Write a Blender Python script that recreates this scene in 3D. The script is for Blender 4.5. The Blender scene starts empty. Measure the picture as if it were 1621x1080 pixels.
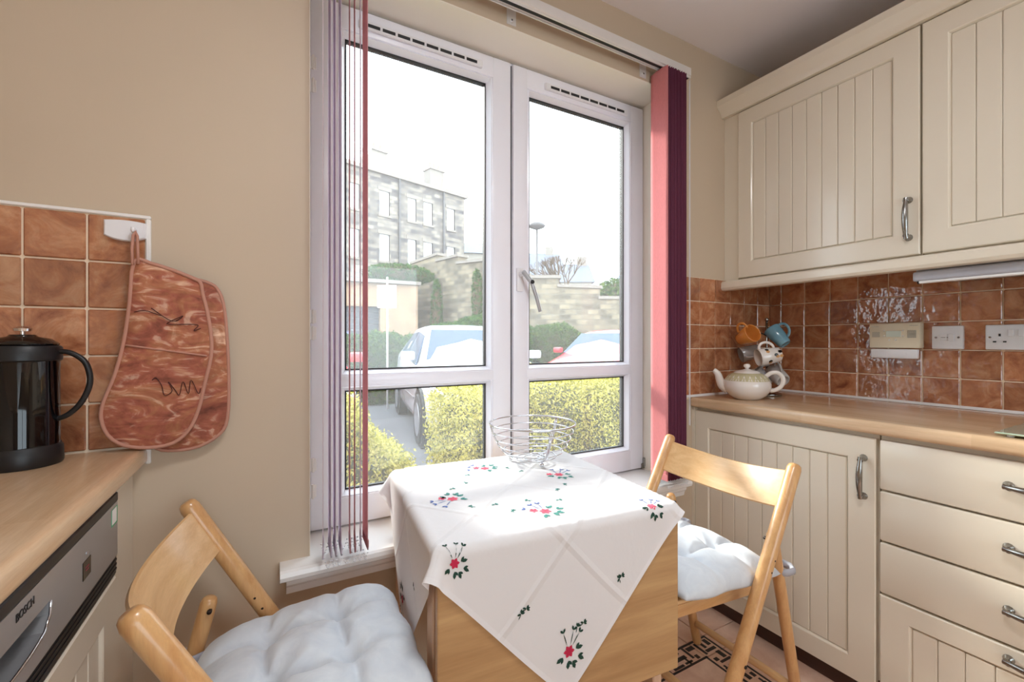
import bpy, bmesh, math, random
import numpy as np
from mathutils import Vector, Matrix
random.seed(7); np.random.seed(7)
R = math.radians
scene = bpy.context.scene
COL = scene.collection
# ------------------------------------------------------------------ camera
cam = bpy.data.objects.new('camera', bpy.data.cameras.new('camera'))
COL.objects.link(cam)
cam.location = (0, 0, 1.156)
cam.rotation_euler = (R(90), 0, R(-28.96))
cam.data.sensor_width = 36; cam.data.lens = 691/1621*36
cam.data.clip_start = 0.02; cam.data.clip_end = 500
scene.camera = cam
# ------------------------------------------------------------------ world, sun, lamps, exposure
w = bpy.data.worlds.new('world'); scene.world = w; w.use_nodes = True
bg = w.node_tree.nodes['Background']
bg.inputs['Color'].default_value = (0.80, 0.90, 1.0, 1)
bg.inputs['Strength'].default_value = 4.2
sun = bpy.data.objects.new('sun', bpy.data.lights.new('sun', 'SUN')); COL.objects.link(sun)
sun.data.energy = 7.0; sun.data.angle = R(8); sun.data.color = (1, 0.95, 0.87)
SUN_DIR = Vector((-0.27, 0.90, 0.47)).normalized()
sun.rotation_euler = SUN_DIR.to_track_quat('Z', 'Y').to_euler()
def area_light(name, loc, size, power, color, target):
    l = bpy.data.lights.new(name, 'AREA'); l.shape = 'DISK'; l.size = size; l.energy = power; l.color = color
    o = bpy.data.objects.new(name, l); COL.objects.link(o); o.location = loc
    o.rotation_euler = (Vector(loc)-Vector(target)).to_track_quat('Z', 'Y').to_euler()
    return o
area_light('added_fill_light', (0.35, 0.10, 2.37), 0.42, 11.5, (0.95, 0.97, 1.0), (0.35, 0.10, 0))  # unseen fill light above the camera, added to brighten the room
scene.view_settings.view_transform = 'Standard'
scene.view_settings.look = 'None'
scene.view_settings.exposure = 0.40
scene.view_settings.gamma = 1
scene.view_settings.use_curve_mapping = False
scene.cycles.use_denoising = True
scene.cycles.max_bounces = 10
scene.cycles.diffuse_bounces = 6
scene.cycles.glossy_bounces = 4
scene.cycles.transparent_max_bounces = 16
scene.cycles.sample_clamp_indirect = 6
scene.cycles.caustics_reflective = False
scene.cycles.caustics_refractive = False

# ------------------------------------------------------------------ materials
def srgb(r, g, b):
    return tuple(((c/255)/12.92 if c/255 <= .04045 else (((c/255)+.055)/1.055)**2.4) for c in (r, g, b)) + (1,)
class NT:
    def __init__(s, name):
        s.m = bpy.data.materials.new(name); s.m.use_nodes = True
        s.t = s.m.node_tree; s.b = s.t.nodes['Principled BSDF']; s.out = s.t.nodes['Material Output']
    def n(s, typ, **k):
        x = s.t.nodes.new(typ)
        for a, v in k.items():
            if a in x.inputs.keys(): x.inputs[a].default_value = v
            else: setattr(x, a, v)
        return x
    def l(s, a, b): s.t.links.new(a, b)
    def coord(s, scale=(1, 1, 1), which='Object', rot=(0, 0, 0), loc=None):
        tc = s.n('ShaderNodeTexCoord'); mp = s.n('ShaderNodeMapping')
        mp.inputs['Scale'].default_value = scale; mp.inputs['Rotation'].default_value = rot
        s.l(tc.outputs[which], mp.inputs['Vector'])
        if loc is not None:
            s.l(loc, mp.inputs['Location'])
        return mp.outputs['Vector']
    def rnd(s, k=10.0):
        oi = s.n('ShaderNodeObjectInfo'); mu = s.n('ShaderNodeVectorMath', operation='SCALE')
        cx = s.n('ShaderNodeCombineXYZ')
        for i in range(3): s.l(oi.outputs['Random'], cx.inputs[i])
        s.l(cx.outputs[0], mu.inputs[0]); mu.inputs['Scale'].default_value = k
        return mu.outputs[0]
    def noise(s, vec, scale, detail=3, rough=.55, dist=0.0):
        x = s.n('ShaderNodeTexNoise'); x.inputs['Scale'].default_value = scale; x.inputs['Detail'].default_value = detail
        x.inputs['Roughness'].default_value = rough; x.inputs['Distortion'].default_value = dist
        s.l(vec, x.inputs['Vector']); return x
    def ramp(s, fac, stops):
        x = s.n('ShaderNodeValToRGB'); e = x.color_ramp.elements
        while len(e) < len(stops): e.new(.5)
        for q, (p, c) in zip(e, stops): q.position = p; q.color = c
        s.l(fac, x.inputs['Fac']); return x.outputs['Color']
    def bump(s, h, strength=.2, dist=.002):
        x = s.n('ShaderNodeBump'); x.inputs['Strength'].default_value = strength; x.inputs['Distance'].default_value = dist
        s.l(h, x.inputs['Height']); s.l(x.outputs[0], s.b.inputs['Normal']); return x
    def set(s, **k):
        for a, v in k.items(): s.b.inputs[a.replace('_', ' ')].default_value = v
        return s
def plain(name, rgb, rough=.5, metal=0.0, var=.06, scale=8, coat=0.0, bump=0.0, bscale=200):
    m = NT(name); v = m.coord(); nz = m.noise(v, scale)
    c = srgb(*rgb); lo = tuple(x*(1-var) for x in c[:3])+(1,); hi = tuple(min(1, x*(1+var)) for x in c[:3])+(1,)
    m.l(m.ramp(nz.outputs['Fac'], [(.3, lo), (.7, hi)]), m.b.inputs['Base Color'])
    m.set(Roughness=rough, Metallic=metal)
    if coat: m.b.inputs['Coat Weight'].default_value = coat; m.b.inputs['Coat Roughness'].default_value = .08
    if bump:
        nb = m.noise(v, bscale, 2); m.bump(nb.outputs['Fac'], bump, .001)
    return m.m
def wood(name, c1, c2, axis=0, scale=1.0, rough=.35, strips=0, coat=.0):
    m = NT(name); sc = [14*scale]*3; sc[axis] = 1.1*scale
    v = m.coord(tuple(sc), loc=m.rnd(7)); nz = m.noise(v, 2.2, 5, .6, .6)
    v2 = m.coord(tuple(8*q for q in sc)); nf = m.noise(v2, 3, 3, .6)
    col = m.ramp(nz.outputs['Fac'], [(.28, srgb(*c1)), (.72, srgb(*c2))])
    mx = m.n('ShaderNodeMixRGB', blend_type='MULTIPLY'); mx.inputs['Fac'].default_value = .22
    m.l(col, mx.inputs[1]); m.l(nf.outputs['Fac'], mx.inputs[2])
    out = mx.outputs[0]
    if strips:
        br = m.n('ShaderNodeTexBrick'); br.inputs['Scale'].default_value = 1.0; br.offset = .37
        rot = (0, 0, R(90)) if axis == 1 else (0, 0, 0)
        m.l(m.coord((1, 1, 1), rot=rot), br.inputs['Vector'])
        br.inputs['Brick Width'].default_value = .42; br.inputs['Row Height'].default_value = strips
        br.inputs['Mortar Size'].default_value = .0
        br.inputs['Color1'].default_value = (.86, .84, .80, 1); br.inputs['Color2'].default_value = (1, 1, 1, 1)
        m2 = m.n('ShaderNodeMixRGB', blend_type='MULTIPLY'); m2.inputs['Fac'].default_value = .8
        m.l(out, m2.inputs[1]); m.l(br.outputs['Color'], m2.inputs[2]); out = m2.outputs[0]
    m.l(out, m.b.inputs['Base Color']); m.set(Roughness=rough)
    m.b.inputs['Coat Weight'].default_value = coat; m.b.inputs['Coat Roughness'].default_value = .15
    m.bump(nf.outputs['Fac'], .08, .001)
    return m.m
M = {}
M['reveal'] = plain('reveal_painted_light', (240, 234, 222), .5, var=.01)  # paler than the wall: bounced window light painted into the reveals
M['wall'] = plain('magnolia_paint', (196, 178, 155), .6, var=.02, scale=2, bump=.05, bscale=350)
M['ceiling'] = plain('ceiling_paint', (236, 231, 234), .8, var=.015, scale=2)
M['upvc'] = plain('white_upvc', (238, 239, 248), .24, var=.01)
M['white_gloss'] = plain('white_gloss_paint', (236, 234, 232), .25, var=.01)
M['gasket'] = plain('black_gasket', (30, 30, 34), .6)
M['cream'] = plain('cream_cabinet_paint', (226, 217, 200), .17, var=.012, scale=3)
M['grout'] = plain('cream_grout', (236, 216, 190), .8, var=.05, scale=30)
M['worktop_x'] = wood('beech_worktop_cross', (214, 178, 140), (232, 202, 168), 0, 1, .3, .045, .2)
M['worktop_y'] = wood('beech_worktop', (214, 178, 140), (232, 202, 168), 1, 1, .22, .045, .35)
M['beech'] = wood('varnished_beech', (200, 146, 92), (226, 180, 124), 2, 1.3, .3, 0, .35)
M['beech_x'] = wood('varnished_beech_rail', (200, 146, 92), (226, 180, 124), 0, 1.3, .3, 0, .35)
M['beech_y'] = wood('beech_ply', (218, 170, 116), (238, 198, 146), 1, 1.3, .3, 0, .35)
M['oak_x'] = wood('oak_laminate', (170, 128, 84), (208, 170, 120), 0, .6, .42)
M['oak_z'] = wood('pale_table_leg', (214, 176, 146), (228, 196, 168), 2, .8, .45)
M['plinth'] = wood('dark_brown_plinth', (58, 34, 26), (84, 50, 38), 1, 1, .4)
M['steel'] = plain('brushed_steel', (176, 176, 178), .34, .6, .05, 5)
M['chrome'] = plain('chrome', (214, 214, 218), .08, 1.0, .02)
M['pewter'] = plain('pewter_handle', (150, 148, 144), .22, 1.0, .15, 60)
M['black_gloss'] = plain('black_glass_finish', (6, 6, 9), .05, var=.02)
M['black_matt'] = plain('black_plastic', (18, 18, 21), .42, var=.05)
M['dark_screw'] = plain('dark_screw', (40, 30, 24), .4, .6)
M['plastic_white'] = plain('white_plastic', (230, 230, 234), .3, var=.01)
M['plastic_cream'] = plain('cream_plastic', (226, 216, 192), .38, var=.02)
M['display'] = plain('grey_green_display', (206, 216, 200), .2)
M['grey_print'] = plain('grey_print', (120, 120, 122), .6)
M['rail'] = plain('white_aluminium', (225, 222, 220), .3, .3, .02)
M['ceramic'] = plain('white_ceramic', (232, 226, 220), .12, var=.01, coat=.5)
M['olive'] = plain('olive_glaze', (196, 188, 152), .2, var=.12, scale=60)
M['orange_glaze'] = plain('orange_glaze', (214, 140, 66), .15, var=.08, scale=20, coat=.4)
M['blue_glaze'] = plain('teal_blue_glaze', (104, 148, 166), .15, var=.18, scale=25, coat=.4)
M['grey_glaze'] = plain('grey_glaze', (176, 172, 170), .2, var=.06, coat=.3)
M['black_spot'] = plain('black_glaze_spot', (24, 20, 20), .2)
M['tan_spot'] = plain('tan_glaze_spot', (206, 158, 104), .2)
M['blue_spot'] = plain('blue_glaze_spot', (70, 84, 130), .2)
M['thread_red'] = plain('crimson_thread', (190, 30, 70), .8)
M['thread_pink'] = plain('pink_thread', (232, 96, 120), .8)
M['thread_green'] = plain('dark_green_thread', (22, 62, 50), .8)
M['thread_teal'] = plain('teal_thread', (70, 140, 132), .8)
M['thread_blue'] = plain('blue_thread', (86, 112, 176), .8)
M['tie'] = plain('grey_tie_fabric', (168, 170, 180), .8, bump=.2)
M['led'] = plain('diffuser', (235, 235, 235), .5)

def tile_mat():
    m = NT('terracotta_glaze'); o = m.rnd(31)
    v = m.coord(loc=o); n1 = m.noise(v, 14, 5, .65, .8); n2 = m.noise(v, 60, 4, .7)
    c = m.ramp(n1.outputs['Fac'], [(.28, srgb(138, 78, 54)), (.5, srgb(190, 126, 88)), (.75, srgb(222, 172, 132))])
    mx = m.n('ShaderNodeMixRGB', blend_type='MULTIPLY'); mx.inputs['Fac'].default_value = .35
    m.l(c, mx.inputs[1]); m.l(n2.outputs['Fac'], mx.inputs[2])
    oi = m.n('ShaderNodeObjectInfo'); hs = m.n('ShaderNodeHueSaturation')
    mr = m.n('ShaderNodeMapRange'); mr.inputs['To Min'].default_value = .82; mr.inputs['To Max'].default_value = 1.15
    m.l(oi.outputs['Random'], mr.inputs['Value']); m.l(mr.outputs[0], hs.inputs['Value'])
    m.l(mx.outputs[0], hs.inputs['Color']); m.l(hs.outputs[0], m.b.inputs['Base Color'])
    m.set(Roughness=.10); m.b.inputs['IOR'].default_value = 1.75
    nb = m.noise(v, 24, 2, .5); m.bump(nb.outputs['Fac'], .6, .006)
    return m.m
M['tile'] = tile_mat()
def floor_tile_mat():
    m = NT('pinkish_floor_tile'); v = m.coord(loc=m.rnd(9)); n1 = m.noise(v, 9, 6, .65, .5)
    m.l(m.ramp(n1.outputs['Fac'], [(.3, srgb(206, 164, 140)), (.7, srgb(232, 200, 178))]), m.b.inputs['Base Color'])
    m.set(Roughness=.3); return m.m
M['floor_tile'] = floor_tile_mat()
M['floor_black'] = plain('black_inlay', (34, 30, 32), .35)
def glass_mat(name, tint=(.97, .99, .98, 1), f=.06):
    m = NT(name); m.t.nodes.remove(m.b)
    tr = m.n('ShaderNodeBsdfTransparent'); tr.inputs['Color'].default_value = tint
    gl = m.n('ShaderNodeBsdfGlossy'); gl.inputs['Roughness'].default_value = .02
    fc = m.n('ShaderNodeLayerWeight'); pw = m.n('ShaderNodeMath', operation='POWER'); pw.inputs[1].default_value = 5; m.l(fc.outputs['Facing'], pw.inputs[0])
    lw = m.n('ShaderNodeMath', operation='MULTIPLY_ADD'); lw.inputs[1].default_value = .9; lw.inputs[2].default_value = .03; m.l(pw.outputs[0], lw.inputs[0])
    mx = m.n('ShaderNodeMixShader'); m.l(lw.outputs[0], mx.inputs[0]); m.l(tr.outputs[0], mx.inputs[1]); m.l(gl.outputs[0], mx.inputs[2])
    td = m.n('ShaderNodeBsdfTranslucent'); td.inputs['Color'].default_value = (.95, .97, 1, 1)      # translucent film added to the panes to imitate hazy window glare
    nz = m.noise(m.coord((1, 1, 1)), 1.6, 4, .6); mr = m.n('ShaderNodeMapRange'); mr.inputs['To Min'].default_value = .015; mr.inputs['To Max'].default_value = .05; m.l(nz.outputs['Fac'], mr.inputs['Value'])
    m2 = m.n('ShaderNodeMixShader'); m.l(mr.outputs[0], m2.inputs[0]); m.l(mx.outputs[0], m2.inputs[1]); m.l(td.outputs[0], m2.inputs[2])
    m.l(m2.outputs[0], m.out.inputs['Surface']); return m.m
M['glass'] = glass_mat('window_glass')
M['board_glass'] = plain('green_tinted_glass', (176, 196, 176), .05, var=.05, coat=.6)
def slat_mat(name, rgb, tr):
    m = NT(name); m.t.nodes.remove(m.b)
    v = m.coord((200, 200, 30)); nz = m.noise(v, 3, 2)
    c = srgb(*rgb)
    col = m.ramp(nz.outputs['Fac'], [(.2, tuple(x*.85 for x in c[:3])+(1,)), (.8, c)])
    d = m.n('ShaderNodeBsdfDiffuse'); t = m.n('ShaderNodeBsdfTranslucent'); mx = m.n('ShaderNodeMixShader'); mx.inputs[0].default_value = tr
    m.l(col, d.inputs[0]); m.l(col, t.inputs[0]); m.l(d.outputs[0], mx.inputs[1]); m.l(t.outputs[0], mx.inputs[2])
    m.l(mx.outputs[0], m.out.inputs['Surface']); return m.m
M['slat'] = slat_mat('blind_fabric_sunlit', (240, 160, 162), .35)  # blind fabric with sunlight painted in as a lighter tone
M['slat_backlit_rose'] = slat_mat('blind_fabric_backlit_rose', (234, 190, 192), .6)  # same fabric, light shining through it painted in as pale rose
M['slat_shaded'] = slat_mat('blind_fabric_shaded', (136, 78, 100), .25)  # same fabric, shade inside the stack painted in as a darker tone
M['slat_backlit'] = slat_mat('blind_fabric_backlit', (248, 240, 248), .6)  # same fabric, sky glow behind it painted in as near white
def cloth_mat():
    m = NT('white_cotton'); m.t.nodes.remove(m.b)
    tc = m.n('ShaderNodeTexCoord')
    sx = m.n('ShaderNodeSeparateXYZ'); m.l(tc.outputs['UV'], sx.inputs[0])
    # ironed fold creases: fine relief along the quarter lines of the cloth
    tot = None
    for ax in (0, 1):
        mm = m.n('ShaderNodeMath', operation='MULTIPLY'); mm.inputs[1].default_value = 4; m.l(sx.outputs[ax], mm.inputs[0])
        pp = m.n('ShaderNodeMath', operation='PINGPONG'); pp.inputs[1].default_value = .5; m.l(mm.outputs[0], pp.inputs[0])
        mr = m.n('ShaderNodeMapRange'); mr.inputs['From Min'].default_value = 0; mr.inputs['From Max'].default_value = .045
        mr.inputs['To Min'].default_value = 1; mr.inputs['To Max'].default_value = 0
        m.l(pp.outputs[0], mr.inputs['Value'])
        if tot is None: tot = mr.outputs[0]
        else:
            a = m.n('ShaderNodeMath', operation='ADD'); m.l(tot, a.inputs[0]); m.l(mr.outputs[0], a.inputs[1]); tot = a.outputs[0]
    nz = m.noise(tc.outputs['UV'], 9, 4, .6, .4)
    ml = m.n('ShaderNodeMath', operation='MULTIPLY'); ml.inputs[1].default_value = .9; m.l(nz.outputs['Fac'], ml.inputs[0])
    ad = m.n('ShaderNodeMath', operation='ADD'); m.l(tot, ad.inputs[0]); m.l(ml.outputs[0], ad.inputs[1])
    b = m.n('ShaderNodeBump'); b.inputs['Strength'].default_value = .55; b.inputs['Distance'].default_value = .004; m.l(ad.outputs[0], b.inputs['Height'])
    d = m.n('ShaderNodeBsdfDiffuse'); t = m.n('ShaderNodeBsdfTranslucent'); mx = m.n('ShaderNodeMixShader'); mx.inputs[0].default_value = .25
    d.inputs[0].default_value = (.92, .92, .94, 1); t.inputs[0].default_value = (.8, .78, .78, 1)
    m.l(b.outputs[0], d.inputs['Normal']); m.l(d.outputs[0], mx.inputs[1]); m.l(t.outputs[0], mx.inputs[2])
    m.l(mx.outputs[0], m.out.inputs['Surface']); return m.m
M['cloth'] = cloth_mat()
def cushion_mat():
    m = NT('pale_grey_cushion_cotton'); v = m.coord(); n1 = m.noise(v, 18, 4, .6, 1.0); n2 = m.noise(m.coord((900, 900, 900)), 1, 1)
    m.l(m.ramp(n1.outputs['Fac'], [(.3, srgb(196, 204, 214)), (.7, srgb(212, 219, 226))]), m.b.inputs['Base Color'])
    m.set(Roughness=.8); m.b.inputs['Sheen Weight'].default_value = .2
    a = m.n('ShaderNodeMath', operation='MULTIPLY_ADD'); a.inputs[1].default_value = .05; m.l(n2.outputs['Fac'], a.inputs[0]); m.l(n1.outputs['Fac'], a.inputs[2])
    m.bump(a.outputs[0], .25, .003); return m.m
M['cushion'] = cushion_mat()
def mitt_mat():
    m = NT('marbled_pink_cotton'); v = m.coord((1, 1, 1.6)); n1 = m.noise(v, 9, 5, .6, 1.6); n2 = m.noise(m.coord((1, 1, 2.2), rot=(0, R(35), 0)), 15, 3, .5, 2.0)
    c = m.ramp(n1.outputs['Fac'], [(.3, srgb(92, 50, 36)), (.45, srgb(160, 92, 70)), (.57, srgb(180, 122, 82)), (.68, srgb(236, 200, 168))])
    c2 = m.ramp(n2.outputs['Fac'], [(.35, srgb(112, 58, 46)), (.55, srgb(170, 98, 80)), (.66, srgb(238, 206, 182))])
    mx = m.n('ShaderNodeMixRGB'); mx.inputs['Fac'].default_value = .42; m.l(c, mx.inputs[1]); m.l(c2, mx.inputs[2])
    m.l(mx.outputs[0], m.b.inputs['Base Color']); m.set(Roughness=.85)
    m.bump(n1.outputs['Fac'], .3, .004); return m.m
M['mitt'] = mitt_mat()
M['mitt_trim'] = plain('dusty_pink_piping', (184, 134, 116), .85, bump=.3)
M['stitch'] = plain('dark_brown_stitch', (70, 30, 28), .8)
def leaf_mat(name, c1, c2, c3):
    m = NT(name); gi = m.n('ShaderNodeNewGeometry')
    c = m.ramp(gi.outputs['Random Per Island'], [(0, srgb(*c1)), (.5, srgb(*c2)), (1, srgb(*c3))])
    m.t.nodes.remove(m.b)
    d = m.n('ShaderNodeBsdfDiffuse'); t = m.n('ShaderNodeBsdfTranslucent'); mx = m.n('ShaderNodeMixShader'); mx.inputs[0].default_value = .4
    m.l(c, d.inputs[0]); m.l(c, t.inputs[0]); m.l(d.outputs[0], mx.inputs[1]); m.l(t.outputs[0], mx.inputs[2]); m.l(mx.outputs[0], m.out.inputs['Surface'])
    return m.m
M['leaf_yellow'] = leaf_mat('yellow_green_leaves', (128, 130, 60), (200, 192, 96), (226, 216, 138))
M['leaf_green'] = leaf_mat('green_leaves', (40, 66, 30), (72, 100, 46), (112, 130, 66))
M['leaf_ivy'] = leaf_mat('ivy_leaves', (34, 70, 28), (58, 98, 40), (96, 122, 58))
M['twig'] = plain('brown_twig', (92, 70, 50), .9)
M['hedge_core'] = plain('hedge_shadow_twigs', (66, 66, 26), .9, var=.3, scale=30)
def stone_mat(name, ca, cb, bw, rh, mort, cm):
    m = NT(name)
    tc = m.n('ShaderNodeTexCoord'); br = m.n('ShaderNodeTexBrick'); m.l(tc.outputs['UV'], br.inputs['Vector'])
    br.inputs['Scale'].default_value = 1; br.inputs['Brick Width'].default_value = bw; br.inputs['Row Height'].default_value = rh
    br.inputs['Mortar Size'].default_value = mort; br.inputs['Color1'].default_value = srgb(*ca); br.inputs['Color2'].default_value = srgb(*cb); br.inputs['Mortar'].default_value = srgb(*cm)
    nz = m.noise(tc.outputs['UV'], 1.6, 6, .7, .5)
    mx = m.n('ShaderNodeMixRGB', blend_type='MULTIPLY'); mx.inputs['Fac'].default_value = .75
    m.l(br.outputs['Color'], mx.inputs[1])
    m.l(m.ramp(nz.outputs['Fac'], [(.3, (.5, .5, .5, 1)), (.65, (1, 1, 1, 1))]), mx.inputs[2])
    m.l(mx.outputs[0], m.b.inputs['Base Color']); m.set(Roughness=.9); m.bump(br.outputs['Fac'], -.4, .02); return m.m
M['tenement'] = stone_mat('tenement_stone', (92, 86, 86), (166, 154, 138), .55, .27, .02, (112, 106, 104))
M['rubble'] = stone_mat('rubble_stone', (108, 98, 84), (166, 150, 124), .38, .17, .018, (128, 118, 102))
M['brick'] = stone_mat('buff_brick', (168, 126, 90), (182, 142, 106), .225, .075, .012, (176, 156, 132))
M['slate'] = plain('grey_slate', (104, 108, 122), .6, var=.15, scale=3)
M['render_cream'] = plain('cream_render', (170, 162, 150), .8)
M['stone_trim'] = plain('stone_trim', (138, 128, 118), .8)
M['sash_white'] = plain('white_sash', (240, 240, 240), .5)
M['pane_far'] = plain('far_window_pane', (206, 218, 232), .08, var=.05, coat=.5)
M['pipe'] = plain('grey_downpipe', (92, 88, 88), .6)
M['garage'] = plain('garage_shutter', (74, 70, 76), .6)
M['asphalt'] = plain('grey_asphalt', (104, 104, 108), .85, var=.1, scale=3)
M['soil'] = plain('brown_soil', (112, 96, 74), .95, var=.3, scale=12)
M['car_white'] = plain('white_car_paint', (226, 228, 232), .25, var=.0, coat=.8)
M['car_red'] = plain('red_car_paint', (196, 36, 48), .25, var=.0, coat=.8)
M['car_blue'] = plain('blue_car_paint', (76, 96, 170), .25, var=.0, coat=.8)
M['car_glass'] = plain('car_glass', (60, 76, 98), .25, var=.05)
M['tyre'] = plain('tyre_rubber', (40, 40, 44), .8)
M['alloy'] = plain('alloy_wheel', (190, 192, 198), .3, .7)
M['lamp_clear'] = plain('clear_lamp_lens', (210, 214, 220), .1)
M['sign'] = plain('white_sign', (244, 244, 244), .5, var=.0)
M['green_sticker'] = plain('green_sticker', (90, 170, 130), .5)

# ------------------------------------------------------------------ object helpers
def origin_of(o):
    p = Vector((0, 0, 0))
    while o is not None: p += o.location; o = o.parent
    return p
def link_mesh(name, me, mat, parent=None):
    o = bpy.data.objects.new(name, me); COL.objects.link(o); o.parent = parent
    if mat is not None and not me.materials: me.materials.append(mat)
    return o
def obj(name, bm, mat, parent=None, smooth=False, world=False, auto=None):
    me = bpy.data.meshes.new(name)
    bmesh.ops.recalc_face_normals(bm, faces=bm.faces)
    if world and parent is not None: bmesh.ops.translate(bm, verts=bm.verts, vec=-origin_of(parent))
    bm.to_mesh(me); bm.free()
    if smooth:
        me.polygons.foreach_set('use_smooth', [True]*len(me.polygons))
        if auto: me.set_sharp_from_angle(angle=R(auto))
    return link_mesh(name, me, mat, parent)
def thing(name, label, cat, loc=(0, 0, 0), rotz=0, group=None):
    o = bpy.data.objects.new(name, None); COL.objects.link(o); o.empty_display_size = .05
    o.location = loc; o.rotation_euler = (0, 0, rotz); o['label'] = label; o['category'] = cat
    if group: o['group'] = group
    return o
def tag(o, label, cat, group=None):
    o['label'] = label; o['category'] = cat
    if group: o['group'] = group
    return o
def copy_tree(o, parent=None, label=None, group=None):
    c = o.copy(); COL.objects.link(c); c.parent = parent
    if label: c['label'] = label
    if group: c['group'] = group
    for ch in list(o.children): copy_tree(ch, c)
    return c
def NB(): return bmesh.new()
def box(bm, x0, x1, y0, y1, z0, z1, bev=0.0, seg=1, mat=None):
    r = bmesh.ops.create_cube(bm, size=1)
    vs = r['verts']
    for v in vs:
        v.co = Vector(((x0+x1)/2+v.co.x*(x1-x0), (y0+y1)/2+v.co.y*(y1-y0), (z0+z1)/2+v.co.z*(z1-z0)))
    if bev > 0:
        es = list({e for v in vs for e in v.link_edges})
        g = bmesh.ops.bevel(bm, geom=es, offset=bev, segments=seg, profile=.5, affect='EDGES')
        vs = list({v for f in g['faces'] for v in f.verts} | {v for v in vs if v.is_valid})
    if mat is not None: bmesh.ops.transform(bm, matrix=mat, verts=[v for v in vs if v.is_valid])
    return vs
def frames(pts):
    pts = [Vector(p) for p in pts]; n = len(pts); out = []
    up = None
    for i in range(n):
        t = (pts[min(i+1, n-1)]-pts[max(i-1, 0)]).normalized()
        if up is None:
            up = Vector((0, 0, 1)) if abs(t.z) < .9 else Vector((0, 1, 0))
        a = t.cross(up).normalized(); b = a.cross(t).normalized(); up = b
        out.append((pts[i], a, b))
    return out
def tube(bm, pts, rad, n=10, caps=True, closed=False, flat=1.0):
    rad = rad if hasattr(rad, '__len__') else [rad]*len(pts)
    if closed:
        pts = [Vector(p) for p in pts]; m = len(pts); fr = []
        ctr = sum(pts, Vector())/m
        nrm = (pts[0]-ctr).cross(pts[m//4]-ctr).normalized()
        for i in range(m):
            t = (pts[(i+1) % m]-pts[i-1]).normalized(); a = t.cross(nrm).normalized(); fr.append((pts[i], a, nrm))
    else: fr = frames(pts)
    rings = []
    for (p, a, b), r in zip(fr, rad):
        rings.append([bm.verts.new(p+a*(r*math.cos(2*math.pi*k/n))+b*(r*flat*math.sin(2*math.pi*k/n))) for k in range(n)])
    m = len(rings)
    for i in range(m if closed else m-1):
        A, B = rings[i], rings[(i+1) % m]
        for k in range(n): bm.faces.new((A[k], A[(k+1) % n], B[(k+1) % n], B[k]))
    if caps and not closed:
        for ring, (p, a, b), r, s in ((rings[0], fr[0], rad[0], -1), (rings[-1], fr[-1], rad[-1], 1)):
            bm.faces.new(ring if s < 0 else list(reversed(ring)))
    return rings
def smooth_path(pts, sub=5):
    n = len(pts); out = []
    for i in range(n-1):
        p0, p1, p2, p3 = (Vector(pts[min(max(i+k, 0), n-1)]) for k in (-1, 0, 1, 2))
        for s in range(sub):
            u = s/sub; out.append(.5*((2*p1)+(p2-p0)*u+(2*p0-5*p1+4*p2-p3)*u*u+(3*p1-p0-3*p2+p3)*u**3))
    return out+[Vector(pts[-1])]
def rod(bm, p0, p1, r, n=14, dome=.5):
    """round bar with softly domed ends"""
    p0, p1 = Vector(p0), Vector(p1); d = (p1-p0).normalized()
    pts = [p0, p0+d*r*dome*.3, p0+d*r*dome, p0+(p1-p0)*.33, p0+(p1-p0)*.66, p1-d*r*dome, p1-d*r*dome*.3, p1]
    tube(bm, pts, [r*.6, r*.85, r, r, r, r, r*.85, r*.6], n)
def lathe(bm, prof, n=32, M4=None, cap=True):
    vs = []; new = []
    for r, z in prof:
        ring = [bm.verts.new((r*math.cos(2*math.pi*k/n), r*math.sin(2*math.pi*k/n), z)) for k in range(n)]
        vs.append(ring); new += ring
    for A, B in zip(vs, vs[1:]):
        for k in range(n): bm.faces.new((A[k], A[(k+1) % n], B[(k+1) % n], B[k]))
    if cap:
        bm.faces.new(vs[0]); bm.faces.new(list(reversed(vs[-1])))
    if M4 is not None: bmesh.ops.transform(bm, matrix=M4, verts=new)
    return new
def extr_y(bm, prof, y0, y1):
    """extrude an (x,z) outline along y"""
    a = [bm.verts.new((x, y0, z)) for x, z in prof]; b = [bm.verts.new((x, y1, z)) for x, z in prof]
    n = len(prof)
    for k in range(n): bm.faces.new((a[k], a[(k+1) % n], b[(k+1) % n], b[k]))
    bm.faces.new(a); bm.faces.new(list(reversed(b)))
def extr_x(bm, prof, x0, x1):
    a = [bm.verts.new((x0, y, z)) for y, z in prof]; b = [bm.verts.new((x1, y, z)) for y, z in prof]
    n = len(prof)
    for k in range(n): bm.faces.new((a[k], a[(k+1) % n], b[(k+1) % n], b[k]))
    bm.faces.new(a); bm.faces.new(list(reversed(b)))
def structure(name, bm, mat, parent=None):
    o = obj(name, bm, mat, parent, world=parent is not None)
    if parent is None: o['kind'] = 'structure'
    return o
def face_mat(origin, u, v):
    """matrix: local x->u, y->v, z->u x v"""
    u = Vector(u).normalized(); v = Vector(v).normalized(); n = u.cross(v)
    m = Matrix((u, v, n)).transposed().to_4x4(); m.translation = Vector(origin); return m
def text_bm(txt, size, depth=.0004):
    cu = bpy.data.curves.new('t', 'FONT'); cu.body = txt; cu.size = size; cu.extrude = depth; cu.resolution_u = 3
    cu.align_x = 'CENTER'; cu.align_y = 'CENTER'
    o = bpy.data.objects.new('t', cu); COL.objects.link(o)
    dg = bpy.context.evaluated_depsgraph_get(); me = bpy.data.meshes.new_from_object(o.evaluated_get(dg))
    bm = bmesh.new(); bm.from_mesh(me); bpy.data.objects.remove(o); bpy.data.curves.remove(cu); bpy.data.meshes.remove(me)
    return bm

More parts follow.
